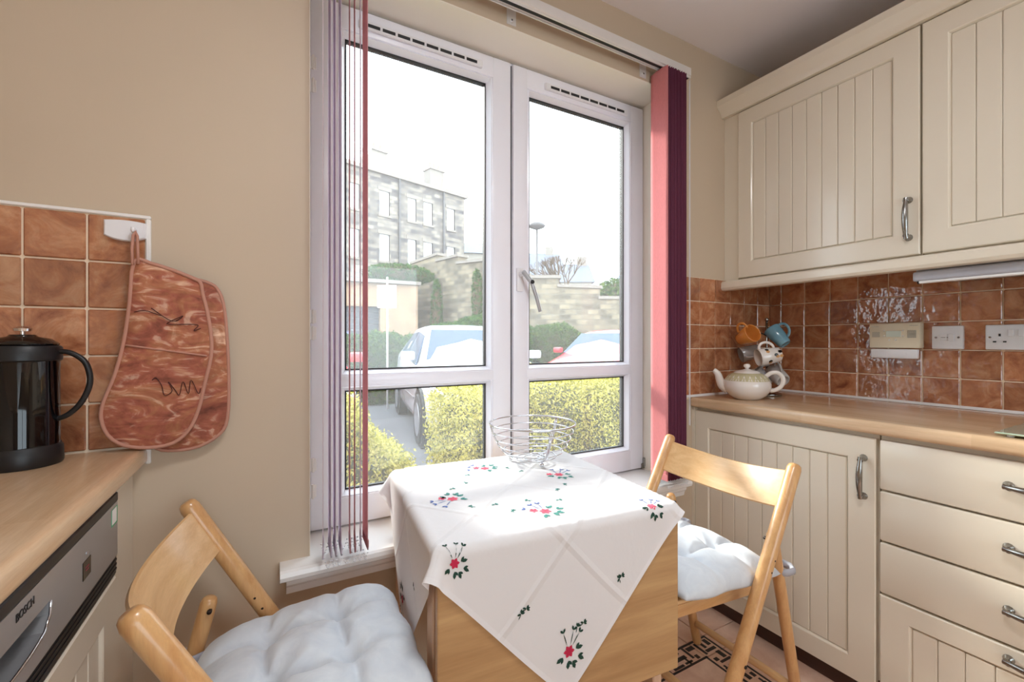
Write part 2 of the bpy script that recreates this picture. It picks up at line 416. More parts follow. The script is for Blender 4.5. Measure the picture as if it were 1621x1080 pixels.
# ------------------------------------------------------------------ room shell
WY, RX, LX, CZ, BY = 1.307, 2.213, -0.85, 2.47, -2.3
WX0, WX1, WZ0, WZ1 = 0.093, 1.494, 0.545, 2.227
FYR = 1.47
WT = 0.24                                     # outer wall thickness
b = NB()
box(b, LX-.1, WX0, WY, WY+WT, -.15, CZ+.1); box(b, WX1, RX+.1, WY, WY+WT, -.15, CZ+.1)
box(b, WX0, WX1, WY, WY+WT, WZ1, CZ+.1); box(b, WX0, WX1, WY, WY+WT, -.15, WZ0)
wall_window = structure('wall_back', b, M['wall'])
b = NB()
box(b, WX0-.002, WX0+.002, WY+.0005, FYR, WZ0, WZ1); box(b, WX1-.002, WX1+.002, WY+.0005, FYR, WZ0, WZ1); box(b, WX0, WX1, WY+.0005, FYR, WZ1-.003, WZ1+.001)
obj('lit_reveal_skin', b, M['reveal'], wall_window)  # thin skin that carries the painted-in brightness of the reveals
b = NB(); box(b, RX, RX+.1, BY-.1, WY, -.15, CZ+.1); wall_right = structure('wall_right', b, M['wall'])
b = NB(); box(b, LX-.1, LX, BY-.1, WY, -.15, CZ+.1); wall_left = structure('wall_left', b, M['wall'])
b = NB()
box(b, LX-.1, -.15, BY-.1, BY, -.15, CZ+.1); box(b, 1.65, RX+.1, BY-.1, BY, -.15, CZ+.1); box(b, -.15, 1.65, BY-.1, BY, 2.1, CZ+.1); box(b, -.15, 1.65, BY-.1, BY, -.15, .7)
structure('wall_front', b, M['wall'])
b = NB(); box(b, LX-.1, RX+.1, BY-.1, WY+WT, CZ, CZ+.1); structure('ceiling', b, M['ceiling'])
b = NB(); box(b, LX-.1, RX+.1, BY-.1, WY+.001, -.15, -.006); floor = structure('floor', b, M['grout'])
b = NB(); box(b, LX+.6, 1.67, WY-.014, WY, 0, .085, .003); o = structure('baseboard_back', b, M['white_gloss'])
# unseen rear window, added so that daylight fills the room from behind the camera
w2 = bpy.data.objects.new('added_rear_window', None); COL.objects.link(w2); w2['kind'] = 'structure'; w2.location = (.75, BY-.05, .9)
b = NB()
for x0, x1, z0, z1 in ((-.15, -.09, .7, 2.1), (1.59, 1.65, .7, 2.1), (-.09, 1.59, .7, .76), (-.09, 1.59, 2.04, 2.1), (.72, .78, .76, 2.04)):
    box(b, x0, x1, BY-.08, BY-.02, z0, z1, .004)
obj('window_frame', b, M['upvc'], w2, world=True)
b = NB(); box(b, -.09, .72, BY-.052, BY-.048, .76, 2.04); box(b, .78, 1.59, BY-.052, BY-.048, .76, 2.04); obj('pane', b, M['glass'], w2, world=True)

# floor tiles, each a piece of the floor; black inlay border
def shared_box_mesh(name, sx, sy, sz, bev, mat):
    bm = NB(); box(bm, -sx/2, sx/2, -sy/2, sy/2, -sz/2, sz/2, bev); me = bpy.data.meshes.new(name)
    bmesh.ops.recalc_face_normals(bm, faces=bm.faces); bm.to_mesh(me); bm.free(); me.materials.append(mat); return me
fx = [1.394-.305*k for k in range(-1, 8)][::-1]; fx = [-.55, -.25]+[x for x in (1.394-1.525, 1.394-1.22, 1.394-.915, 1.394-.61, 1.394-.305, 1.394, 1.483, 1.70)]
fy = [WY, 1.135, 1.052]+[1.052-.305*k for k in range(1, 11)]
for i in range(len(fx)-1):
    for j in range(len(fy)-1):
        sx, sy = fx[i+1]-fx[i]-.004, fy[j]-fy[j+1]-.004
        if sy <= 0 or fy[j+1] < BY: continue
        me = shared_box_mesh('tile', sx, sy, .008, .0012, M['floor_tile'])
        o = link_mesh('tile', me, None, floor); o.location = ((fx[i]+fx[i+1])/2, (fy[j]+fy[j+1])/2, -.004)
b = NB(); zt0, zt1 = -.001, .0009
def bar(x0, x1, y0, y1): box(b, x0, x1, y0, y1, zt0, zt1)
for yy in (1.052, 1.130): bar(-.25, 1.40 if yy < 1.1 else 1.487, yy-.004, yy+.004)
for xx in (1.394, 1.483): bar(xx-.004, xx+.004, BY, 1.056 if xx < 1.4 else 1.134)
def motif(cx, cy, alongx):
    for (u0, u1, v0, v1) in ((-.055, -.047, -.034, .034), (-.06, -.03, .022, .030), (-.02, .06, -.008, .008), (-.02, .0, .018, .032), (.02, .05, .020, .030), (-.03, .02, -.032, -.022), (.045, .053, -.034, .0), (.03, .065, -.030, -.022), (.075, .085, -.02, .034), (.09, .125, .010, .028), (.09, .105, -.03, -.012)):
        if alongx: bar(cx+u0, cx+u1, cy+v0, cy+v1)
        else: bar(cx+v0, cx+v1, cy+u0, cy+u1)
k = 0
x = 1.27
while x > -.2: motif(x, 1.091, True); x -= .21
y = .93
while y > -2.2: motif(1.4385, y, False); y -= .21
for s in ((1.405, 1.415, 1.06, 1.12), (1.42, 1.47, 1.065, 1.078), (1.43, 1.442, 1.085, 1.12), (1.455, 1.472, 1.09, 1.12)): bar(*s)
fp = obj('inlay_border', b, M['floor_black'], floor); fp['kind'] = 'stuff'

# wall tiles: recessed grout bed and each tile a piece
TM = {}
def tile_mesh(wd, ht):
    key = (round(wd, 4), round(ht, 4))
    if key not in TM: TM[key] = shared_box_mesh('tile', wd, ht, .007, .0022, M['tile'])
    return TM[key]
def put_tile(parent, c, wd, ht, normal):
    o = link_mesh('tile', tile_mesh(wd-.0042, ht-.0042), None, parent); o.location = c
    o.rotation_euler = (R(90), 0, 0) if normal == 'y' else (R(90), 0, R(-90))
    o.rotation_euler.rotate(Matrix.Rotation(R(random.uniform(-.35, .35)), 3, 'Z'))
zrows = [.912, 1.017, 1.1225, 1.228, 1.3335, 1.439]
GB = .006
def splash(parent, cuts, normal, z):
    for i in range(len(cuts)-1):
        a, c_ = cuts[i], cuts[i+1]
        for k in range(5):
            zc = (z[k]+z[k+1])/2; ht = z[k+1]-z[k]
            if normal == 'y': put_tile(parent, ((a+c_)/2, WY-GB, zc), abs(c_-a), ht, 'y')
            else: put_tile(parent, (RX-GB, (a+c_)/2, zc), abs(c_-a), ht, 'x')
lc = [-.849, -.76, -.659, -.557, -.456, -.355, -.2535]
splash(wall_window, lc, 'y', zrows)
b = NB(); box(b, -.849, -.2535, WY-.005, WY, .9, 1.439); obj('grout_bed', b, M['grout'], wall_window)
b = NB(); box(b, -.849, -.244, WY-.011, WY, 1.439, 1.447, .002); box(b, -.2535, -.244, WY-.011, WY, .87, 1.439, .002); obj('tile_trim', b, M['white_gloss'], wall_window)
rc = [1.500, 1.571, 1.677, 1.783, 1.889, 1.995, 2.101, 2.2065]
splash(wall_window, rc, 'y', zrows)
b = NB(); box(b, 1.5, RX, WY-.005, WY, .9, 1.439); obj('grout_bed', b, M['grout'], wall_window)
rr = [1.300, 1.2395]
while rr[-1] > -.62: rr.append(rr[-1]-.1062)
splash(wall_right, rr, 'x', zrows)
b = NB(); box(b, RX-.005, RX, rr[-1], 1.3, .9, 1.439); obj('grout_bed', b, M['grout'], wall_right)

# ------------------------------------------------------------------ main window
win = bpy.data.objects.new('window_1', None); COL.objects.link(win); win['kind'] = 'structure'; win.location = (.79, 1.48, .57)
FY0, FY1 = 1.462, 1.53
b = NB()
box(b, WX0, WX0+.03, FY0+.012, FY1+.02, WZ0+.02, WZ1, .002); box(b, WX1-.022, WX1, FY0+.012, FY1+.02, WZ0+.02, WZ1, .002)
box(b, WX0, WX1, FY0+.012, FY1+.02, WZ1-.022, WZ1, .002); box(b, WX0, WX1, FY0+.012, FY1+.02, WZ0+.02, WZ0+.045, .002)
obj('window_frame', b, M['upvc'], win, world=True)
def sash(x0, x1, gx0, gx1, cover):
    """one casement: welded profile frame, transom, glazing beads, gaskets, panes"""
    z0, z1 = .578, 2.212; g = [(.682, .997), (1.063, 2.118)]
    bm = NB(); y0, y1 = FY0-cover, FY0-cover+.052
    box(bm, x0, gx0-.018, y0, y1, z0, z1, .006, 2); box(bm, gx1+.018, x1, y0, y1, z0, z1, .006, 2)
    box(bm, gx0-.024, gx1+.024, y0, y1, z0, g[0][0]-.016, .006, 2); box(bm, gx0-.024, gx1+.024, y0, y1, g[1][1]+.016, z1, .006, 2)
    box(bm, gx0-.024, gx1+.024, y0, y1, g[0][1]+.014, g[1][0]-.014, .006, 2)
    s = obj('sash', bm, M['upvc'], win, world=True, smooth=True, auto=35)
    bd = NB(); gk = NB(); pn = NB()
    for za, zb in g:
        # bevelled bead: four mitred strips sloping to the glass
        o_ = [(gx0-.02, za-.02), (gx1+.02, za-.02), (gx1+.02, zb+.02), (gx0-.02, zb+.02)]
        m_ = [(gx0-.012, za-.012), (gx1+.012, za-.012), (gx1+.012, zb+.012), (gx0-.012, zb+.012)]
        i_ = [(gx0, za), (gx1, za), (gx1, zb), (gx0, zb)]
        R0 = [bd.verts.new((x, y0+.006, z)) for x, z in o_]; R1 = [bd.verts.new((x, y0+.002, z)) for x, z in m_]
        R2 = [bd.verts.new((x, y0+.026, z)) for x, z in i_]; R3 = [bd.verts.new((x, y0+.03, z)) for x, z in i_]
        for A, B in ((R0, R1), (R1, R2), (R2, R3)):
            for k in range(4): bd.faces.new((A[k], A[(k+1) % 4], B[(k+1) % 4], B[k]))
        t = .004
        for q in ((gx0, gx0+t, za, zb), (gx1-t, gx1, za, zb), (gx0, gx1, za, za+t), (gx0, gx1, zb-t, zb)):
            box(gk, q[0], q[1], y0+.024, y0+.036, q[2], q[3])
        for q in ((gx0-.018, gx0, za-.018, zb+.018), (gx1, gx1+.018, za-.018, zb+.018), (gx0, gx1, za-.018, za), (gx0, gx1, zb, zb+.018)):
            box(gk, q[0], q[1], y0+.0365, y1-.001, q[2], q[3])                  # dark spacer and rebate around the pane
        box(pn, gx0-.004, gx1+.004, y0+.032, y0+.036, za-.004, zb+.004)
    obj('glazing_bead', bd, M['upvc'], s, world=True); obj('gasket', gk, M['gasket'], s, world=True)
    obj('pane', pn, M['glass'], s, world=True)
    return s
s1 = sash(WX0+.012, .7985, .208, .703, .012); s2 = sash(.8085, WX1-.008, .891, 1.389, .012)
b = NB(); box(b, .797, .810, FY0+.004, FY1, .58, 2.21); obj('meeting_seal', b, M['gasket'], win, world=True)
for (x0, x1) in ((.245, .676), (.948, 1.382)):                      # trickle vents
    b = NB(); box(b, x0, x1, FY0-.024, FY0-.011, 2.150, 2.176, .003); v_ = obj('trickle_vent', b, M['plastic_white'], win, world=True)
    b = NB(); n = 8; wv = (x1-x0-.04)/n
    for k in range(n): box(b, x0+.02+wv*k+.004, x0+.02+wv*(k+1)-.004, FY0-.0252, FY0-.0235, 2.157, 2.167)
    obj('vent_slots', b, M['gasket'], v_, world=True)
b = NB(); box(b, .820, .848, FY0-.022, FY0-.011, 1.345, 1.435, .004, 2); rod(b, (.834, FY0-.022, 1.41), (.834, FY0-.05, 1.41), .010)
hp = obj('handle_plate', b, M['plastic_white'], win, world=True, smooth=True, auto=40)
b = NB(); rod(b, (.826, FY0-.054, 1.418), (.862, FY0-.06, 1.375), .009, 12); tube(b, [(.86, FY0-.06, 1.378), (.878, FY0-.062, 1.33), (.900, FY0-.058, 1.268)], [.0085, .0075, .007], 12, flat=.8)
obj('handle_lever', b, M['steel'], hp, world=True, smooth=True, auto=40)
b = NB(); rod(b, (.858, FY0-.072, 1.378), (.866, FY0-.05, 1.378), .008, 12); obj('lock_barrel', b, M['gasket'], hp, world=True, smooth=True)
for zz in (2.00, 1.93, 1.23, 1.18, .78, .70):
    b = NB(); box(b, WX0+.002, WX0+.03, FY0-.013, FY0-.004, zz-.02, zz+.02, .002); rod(b, (WX0+.02, FY0-.016, zz-.022), (WX0+.02, FY0-.016, zz+.022), .004, 8)
    obj('hinge', b, M['white_gloss'], win, world=True)
b = NB(); rod(b, (1.488, FY0-.014, .585), (1.488, FY0-.014, .625), .006, 8); box(b, 1.472, 1.492, FY0-.016, FY0-.01, .578, .60, .001); obj('hinge', b, M['pewter'], win, world=True)
# sill board with rounded nose and moulding under it
b = NB()
box(b, WX0+.001, WX1-.001, WY, FY0+.012, .541, .571)
nose = [(WY, .571), (1.252, .571), (1.244, .567), (1.240, .557), (1.243, .546), (1.251, .541), (WY, .541)]
extr_x(b, nose, .021, 1.556)
sill = structure('trim_1', b, M['white_gloss']); 
b = NB(); ap = [(WY, .541), (1.262, .541), (1.264, .525), (1.272, .516), (1.276, .498), (WY, .498)]
extr_x(b, ap, .036, 1.546); obj('sill_moulding', b, M['white_gloss'], sill)

# ------------------------------------------------------------------ vertical blind
blind = thing('vertical_blind', 'claret vertical blind parted to both sides of the window on a white head rail', 'blind', (.83, 1.25, 2.27))
b = NB(); box(b, .06, 1.54, 1.232, 1.272, 2.262, 2.298, .003)
box(b, .06, 1.54, 1.236, 1.240, 2.256, 2.264); box(b, .06, 1.54, 1.264, 1.268, 2.256, 2.264)
hr = obj('head_rail', b, M['rail'], blind, world=True)
b = NB(); box(b, .06, 1.54, 1.246, 1.258, 2.2605, 2.2625); obj('rail_groove', b, M['gasket'], hr, world=True)
for xx in (.3, .72, 1.335):
    b = NB(); box(b, xx-.02, xx+.02, 1.25, WY, 2.298, 2.302); box(b, xx-.018, xx+.018, WY-.003, WY, 2.235, 2.302, .001); rod(b, (xx, WY-.006, 2.25), (xx, WY, 2.25), .009, 12)
    br_ = obj('wall_bracket', b, M['rail'], blind, world=True)
    b = NB(); rod(b, (xx, WY-.008, 2.25), (xx, WY-.0055, 2.25), .003, 8); obj('screw', b, M['pewter'], br_, world=True)
def slat(x, ang, mat, zb, width=.089, curl=.0012):
    """one hanging fabric vane with weight pocket, chain eyelet"""
    bm = NB(); n = 6; zs = [2.252, 2.246, 1.7, 1.1, zb+.10, zb+.03, zb]
    ca, sa = math.cos(ang), math.sin(ang); grid = []
    for iz, z in enumerate(zs):
        row = []
        wf = (.25 if iz == 0 else 1.0)
        for k in range(n+1):
            s_ = (k/n-.5)*width*wf; q = curl*(1-(2*k/n-1)**2)
            row.append(bm.verts.new((x+q*ca+s_*sa, 1.252+s_*ca-q*sa, z)))
        grid.append(row)
    for A, B in zip(grid, grid[1:]):
        for k in range(n): bm.faces.new((A[k], A[k+1], B[k+1], B[k]))
    o = obj('slat', bm, mat, blind, smooth=True, world=True)
    sm = o.modifiers.new('t', 'SOLIDIFY'); sm.thickness = .0011; sm.offset = 0
    bm = NB(); mt = Matrix.Translation((x+curl*.8*ca, 1.252, zb+.014)) @ Matrix.Rotation(-ang, 4, 'Z')
    box(bm, -.0022, .0022, -width*.48, width*.48, -.014, .012, .0008, mat=mt); obj('weight', bm, mat, o, world=True)
    return o
def chain(xs, zb, yy):
    bm = NB()
    for a, c_ in zip(xs, xs[1:]):
        for k in range(9):
            t = k/8; p = Vector((a+(c_-a)*t, yy, zb-.026*math.sin(math.pi*t)))
            bmesh.ops.create_icosphere(bm, subdivisions=1, radius=.0022, matrix=Matrix.Translation(p))
    o = obj('bead_chain', bm, M['plastic_white'], blind, world=True, smooth=True); o['kind'] = 'stuff'
lx = [(.121, .10, 'slat_backlit', .597), (.138, .035, 'slat_backlit', .597), (.150, .045, 'slat_backlit', .597), (.1635, .055, 'slat_backlit', .597), (.188, .12, 'slat_backlit_rose', .597), (.201, .13, 'slat_backlit_rose', .597), (.216, .15, 'slat_backlit', .597), (.229, .03, 'slat_backlit_rose', .597)]
for x, a, mt_, zb in lx: slat(x, a, M[mt_], zb)
for yy in (1.209, 1.296): chain([q[0] for q in lx], .60, yy)
rx = [1.372+.0098*k for k in range(13)]
for i, x in enumerate(rx): slat(x, (0.0 if i == 0 else random.uniform(.10, .24)), M['slat'] if i == 0 else M['slat_shaded'], .60)  # front vane gets the sunlit tone, the rest the shaded one
for yy in (1.209, 1.296): chain(rx, .60, yy)
b = NB()
tube(b, [(1.545, 1.245, 2.26), (1.546, 1.245, 1.5), (1.546, 1.245, .80)], .0013, 6); tube(b, [(1.553, 1.255, 2.26), (1.553, 1.255, 1.5), (1.553, 1.255, .80)], .0013, 6)
obj('control_cord', b, M['plastic_white'], blind, world=True)

# ------------------------------------------------------------------ cabinet parts
def cup_handle(parent, c, axis, sgn, length=.068):
    """cast bow handle: two flared feet and a swelling grip. c = centre on the face, axis 'z' or 'y', sgn = outward x direction"""
    bm = NB(); C_ = Vector(c); ax = Vector((0, 0, 1)) if axis == 'z' else Vector((0, 1, 0)); out = Vector((sgn, 0, 0)); L = length
    for s in (-1, 1):
        f = C_+ax*s*L
        tube(bm, [f, f+out*.003, f+out*.010, f+out*.017+ax*(-s)*.003, f+out*.024-ax*s*.006], [.0115, .0105, .006, .0065, .008], 12)
    pts = []; rr_ = []
    for k in range(13):
        t = k/12*2-1; pts.append(C_+ax*t*(L+.004)+out*(.020+.010*(1-t*t))); rr_.append(.0045+.0042*(1-t*t)+(.003 if abs(t) > .93 else 0))
    tube(bm, pts, rr_, 12)
    return obj('handle', bm, M['pewter'], parent, smooth=True, world=True, auto=50)
def beaded_door(parent, name, xf, sgn, y0, y1, z0, z1, py0, py1, pz0, pz1, npl, th=.02):
    """framed door facing sgn*x, its recessed field made of separate tongue-and-groove boards. xf = face plane"""
    xb = xf-sgn*th
    bm = NB()
    def ring(x, a0, a1, c0, c1): return [bm.verts.new((x, y, z)) for y, z in ((a0, c0), (a1, c0), (a1, c1), (a0, c1))]
    e = .003
    rings = [ring(xb, y0, y1, z0, z1), ring(xf-sgn*e, y0, y1, z0, z1), ring(xf, y0+e, y1-e, z0+e, z1-e), ring(xf, py0-.004, py1+.004, pz0-.004, pz1+.004),
             ring(xf-sgn*.002, py0-.001, py1+.001, pz0-.001, pz1+.001), ring(xf-sgn*.009, py0+.003, py1-.003, pz0+.003, pz1-.003), ring(xf-sgn*.012, py0+.003, py1-.003, pz0+.003, pz1-.003)]
    for A, B in zip(rings, rings[1:]):
        for k in range(4): bm.faces.new((A[k], A[(k+1) % 4], B[(k+1) % 4], B[k]))
    bm.faces.new(rings[-1]); bm.faces.new(rings[0])
    d = obj(name, bm, M['cream'], parent, world=True)
    wd = (py1-py0-.006)/npl; org = origin_of(parent)
    pb = NB(); box(pb, -.0035, .0035, -wd/2+.0006, wd/2-.0006, -(pz1-pz0)/2+.004, (pz1-pz0)/2-.004, .0026); me = bpy.data.meshes.new('plank')
    bmesh.ops.recalc_face_normals(pb, faces=pb.faces); pb.to_mesh(me); pb.free(); me.materials.append(M['cream'])
    for k in range(npl):
        o = link_mesh('plank', me, None, d); o.location = Vector((xf-sgn*.0085, py0+.003+wd*(k+.5), (pz0+pz1)/2))-org
    return d
# upper cabinets on the right wall
UX = 1.85
def upper(y0, y1, label, handle_y, filler=False):
    t = thing('wall_cabinet', label, 'cabinet', (RX-.17, (y0+y1)/2, 1.43), group='cream wall cabinets')
    b = NB(); box(b, UX+.022, RX-.012, y0+.001, y1-.001, 1.432, 2.19, .001); obj('carcass', b, M['cream'], t, world=True)
    ya, yb = y0+.003, y1-.003
    d = beaded_door(t, 'door', UX, -1, ya, yb, 1.440, 2.186, ya+.072, yb-.065, 1.512, 2.118, 9)
    if handle_y: cup_handle(d, (UX, handle_y, 1.56), 'z', -1, .062)
    return t
upper(.598, 1.236, 'cream wall cabinet with beaded door beside the window wall', .629)
upper(-.04, .598, 'cream wall cabinet over the grey cooker hood, at the right edge of the photo', .0)
upper(-.68, -.04, 'cream wall cabinet nearest the back of the room, beyond the photo edge', -.63)
b = NB(); box(b, UX+.01, UX+.03, 1.237, WY-.0005, 1.432, 2.19); box(b, UX+.03, RX-.012, 1.237, 1.252, 1.432, 2.19)
tag(obj('filler_panel', b, M['cream'], None), 'narrow cream filler strip between the wall cabinet and the window wall', 'panel')
b = NB(); extr_y(b, [(UX+.05, 2.190), (1.838, 2.190), (1.836, 2.198), (1.828, 2.212), (1.812, 2.226), (1.804, 2.236), (1.802, 2.262), (1.812, 2.266), (UX+.05, 2.266)], -.68, WY-.001)
tag(obj('cornice', b, M['cream'], None, smooth=True, auto=30), 'cream moulded cornice running along the top of the wall cabinets', 'moulding')
b = NB(); extr_y(b, [(UX+.03, 1.431), (1.832, 1.431), (1.824, 1.424), (1.822, 1.400), (1.828, 1.390), (1.845, 1.386), (UX+.03, 1.390)], -.68, WY-.009)
tag(obj('light_pelmet', b, M['cream'], None, smooth=True, auto=30), 'cream light pelmet strip under the wall cabinets', 'moulding')
# slim cooker hood below the second cabinet
t = thing('cooker_hood', 'slim grey metal cooker hood under the right wall cabinet', 'hood', (1.98, .31, 1.39))
b = NB(); box(b, 1.885, 2.19, .02, .622, 1.372, 1.431, .003)
obj('housing', b, M['steel'], t, world=True)
b = NB(); box(b, 1.862, 1.884, .02, .624, 1.352, 1.384, .006, 2); vs = obj('visor', b, plain('grey_hood_plastic', (168, 168, 176), .35), t, world=True)
b = NB(); rod(b, (1.872, .05, 1.350), (1.872, .610, 1.350), .006, 12); obj('front_tube', b, M['led'], t, world=True, smooth=True)
b = NB(); rod(b, (1.872, .608, 1.350), (1.872, .614, 1.350), .0068, 12); obj('tube_cap', b, M['black_matt'], t, world=True, smooth=True)
# base cabinets
BX = 1.635
t = thing('base_cabinet', 'cream base cabinet with tall beaded door behind the right folding chair', 'cabinet', (1.92, .96, .07))
b = NB(); box(b, BX+.022, RX-.012, .633, 1.292, .10, .866); obj('carcass', b, M['cream'], t, world=True)
d = beaded_door(t, 'door', BX, -1, .636, 1.292, .070, .853, .712, 1.224, .144, .781, 9)
cup_handle(d, (BX, .667, .728), 'z', -1, .06)
b = NB(); box(b, BX-.002, BX+.02, 1.2925, WY-.0008, .10, .866); tag(obj('filler_panel', b, M['cream'], None), 'narrow cream upright strip between the base cabinet and the window wall', 'panel')
t = thing('drawer_unit', 'cream drawer unit with pewter pulls under the right worktop', 'drawers', (1.92, .3, .07))
b = NB(); box(b, BX+.022, RX-.012, -.03, .629, .10, .866); obj('carcass', b, M['cream'], t, world=True)
for z0, z1 in ((.702, .853), (.546, .696), (.386, .539)):
    b = NB(); box(b, BX, BX+.02, -.027, .626, z0, z1, .0045, 2); d = obj('drawer', b, M['cream'], t, world=True, smooth=True, auto=40)
    cup_handle(d, (BX, .30, (z0+z1)/2+.012), 'y', -1, .058)
d = beaded_door(t, 'drawer', BX, -1, -.027, .626, .070, .379, .045, .553, .13, .318, 9)
cup_handle(d, (BX, .30, .350), 'y', -1, .058)
t = thing('base_cabinet', 'cream base cabinet behind the drawer unit, beyond the photo edge', 'cabinet', (1.92, -.35, .07))
b = NB(); box(b, BX+.022, RX-.012, -.68, -.032, .10, .866); obj('carcass', b, M['cream'], t, world=True)
beaded_door(t, 'door', BX, -1, -.677, -.033, .070, .853, -.60, -.11, .144, .781, 9)
b = NB(); box(b, 1.672, 1.69, -.68, 1.305, .0, .1, .001); tag(obj('plinth', b, M['plinth'], None), 'dark brown plinth board under the right base cabinets', 'plinth')
def worktop(x_front, x_back, y0, y1, mat):
    s = 1 if x_back > x_front else -1; bm = NB(); r = .013
    prof = [(x_back, .910)]
    for k in range(6):
        a = R(90-k*18); prof.append((x_front+s*(r-r*math.cos(R(90)-a)*0-r*math.cos(a)), .910-r+r*math.sin(a)))
    prof = [(x_back, .910)]+[(x_front+s*(r-r*math.sin(R(18*k))), .910-r+r*math.cos(R(18*k))) for k in range(6)]+[(x_front+s*(r-r*math.cos(R(18*k))), .869+r-r*math.sin(R(18*k))) for k in range(6)]+[(x_back, .869)]
    extr_y(bm, prof, y0, y1); return bm
tag(obj('worktop', worktop(1.613, RX-.010, -.68, WY-.011, None), M['worktop_y'], None, smooth=True, auto=35), 'beech effect worktop with rounded front edge along the right wall', 'worktop')
tag(obj('worktop', worktop(-.25, LX+.001, -.9, WY-.011, None), M['worktop_y'], None, smooth=True, auto=35), 'beech effect worktop above the dishwasher on the left', 'worktop')
b = NB(); extr_y(b, [(RX-.010, .911), (RX-.019, .911), (RX-.010, .920)], -.68, WY-.02); extr_x(b, [(WY-.010, .911), (WY-.019, .911), (WY-.010, .920)], 1.56, RX-.01)
o = obj('sealant_bead', b, M['white_gloss'], wall_right)

# ------------------------------------------------------------------ dishwasher and left base
DX = -.268
t = thing('dishwasher', 'built-in steel fronted dishwasher with cream door panel under the left worktop', 'dishwasher', (-.55, .844, .07))
b = NB(); box(b, -.82, DX-.036, .548, 1.14, .10, .864); obj('body', b, M['steel'], t, world=True)
b = NB(); box(b, DX-.02, DX+.002, .546, 1.144, .838, .856, .002); obj('top_strip', b, M['black_matt'], t, world=True)
# fascia with a scooped handle recess
bm = NB()
out = [(.546, .731), (1.144, .731), (1.144, .8375), (.546, .8375)]
y0r, y1r, zr = .60, .838, .797
rec = [(y0r, zr), (y1r, zr), (y1r-.003, zr-.018)]+[(y1r-.02-(y1r-y0r-.04)*k/10, .756+.008*(abs(k-5)/5)**3) for k in range(11)]+[(y0r+.003, zr-.018)]
ov = [bm.verts.new((DX+.001, y, z)) for y, z in out]; rv = [bm.verts.new((DX+.001, y, z)) for y, z in rec]
es = [bm.edges.new((ov[k], ov[(k+1) % 4])) for k in range(4)]+[bm.edges.new((rv[k], rv[(k+1) % len(rv)])) for k in range(len(rv))]
bmesh.ops.triangle_fill(bm, use_beauty=True, edges=es)
dv = [bm.verts.new((DX-.03, y, z)) for y, z in rec]; n = len(rec)
for k in range(n): bm.faces.new((rv[k], rv[(k+1) % n], dv[(k+1) % n], dv[k]))
bv = [bm.verts.new((DX-.02, y, z)) for y, z in out]
for k in range(4): bm.faces.new((ov[k], ov[(k+1) % 4], bv[(k+1) % 4], bv[k]))
fas = obj('fascia', bm, M['steel'], t, world=True)
bm = NB(); vs_ = [bm.verts.new((DX-.0295, y, z)) for y, z in rec]; bm.faces.new(vs_); obj('handle_recess', bm, M['black_matt'], t, world=True)
b = NB(); tube(b, [(DX+.002, y, z) for y, z in rec[1:]], .0016, 6); obj('recess_rim', b, M['chrome'], fas, world=True, smooth=True)
bm = text_bm('BOSCH', .0145); bmesh.ops.transform(bm, matrix=face_mat((DX+.0015, .768, .822), (0, 1, 0), (0, 0, 1)), verts=bm.verts); obj('lettering', bm, M['black_matt'], fas, world=True)
b = NB(); box(b, DX, DX+.0018, .958, .994, .764, .794, .0006); sb = obj('indicator_panel', b, M['black_gloss'], fas, world=True)
b = NB(); box(b, DX+.0016, DX+.0021, .968, .984, .7815, .7822); box(b, DX+.0016, DX+.0021, .970, .982, .7765, .7772); obj('indicator_lines', b, M['thread_red'], sb, world=True)
b = NB(); rod(b, (DX, .978, .803), (DX+.002, .978, .803), .0035, 10); obj('indicator_lamp', b, M['chrome'], fas, world=True)
b = NB(); box(b, DX+.0008, DX+.0016, 1.105, 1.141, .797, .830); st = obj('sticker', b, M['green_sticker'], fas, world=True)
b = NB(); box(b, DX+.0014, DX+.002, 1.107, 1.134, .801, .829); obj('sticker_label', b, M['sign'], st, world=True)
b = NB(); box(b, DX-.018, DX-.001, .546, 1.144, .694, .7305, .001)
for zz in (.702, .711, .720): box(b, DX-.003, DX+.0005, .548, 1.142, zz, zz+.004)
obj('vent_band', b, M['black_matt'], t, world=True)
beaded_door(t, 'door', DX, 1, .548, 1.142, .07, .690, .62, 1.062, .144, .628, 8)
b = NB(); box(b, -.82, DX-.004, 1.146, 1.205, .07, .866, .001); box(b, -.82, DX-.010, 1.2055, WY-.001, .07, .866, .001)
tag(obj('end_panel', b, M['cream'], None), 'cream end panel between the dishwasher and the window wall', 'panel')
b = NB(); box(b, -.82, DX, -.9, .544, .07, .866, .002); tag(obj('base_cabinet', b, M['cream'], None), 'cream base cabinet left of the dishwasher, beyond the photo edge', 'cabinet')
b = NB(); box(b, -.32, -.305, -.9, WY-.001, 0, .069); tag(obj('plinth', b, M['plinth'], None), 'dark brown plinth board under the left base cabinets', 'plinth')

# ------------------------------------------------------------------ cafetiere
t = thing('cafetiere', 'black insulated coffee press standing on the left worktop', 'coffee press', (-.428, 1.222, .9105))
r0 = .054
b = NB(); lathe(b, [(.0, 0), (r0+.002, 0), (r0+.004, .004), (r0+.003, .034), (r0, .038), (r0, .040)], 40, cap=False); obj('base_band', b, M['black_matt'], t, smooth=True, auto=40)
b = NB(); lathe(b, [(r0-.0005, .039), (r0-.0015, .042), (r0-.0015, .204), (r0-.0005, .207)], 40, cap=False); obj('body', b, M['black_gloss'], t, smooth=True, auto=40)
b = NB(); lathe(b, [(r0, .206), (r0+.002, .208), (r0+.002, .232), (r0-.001, .236), (r0-.006, .236)], 40, cap=False)
tube(b, [(-.045, .0, .222), (-.058, .0, .232), (-.070, .0, .240)], [.018, .014, .009], 12)
obj('collar', b, M['black_matt'], t, smooth=True, auto=40)
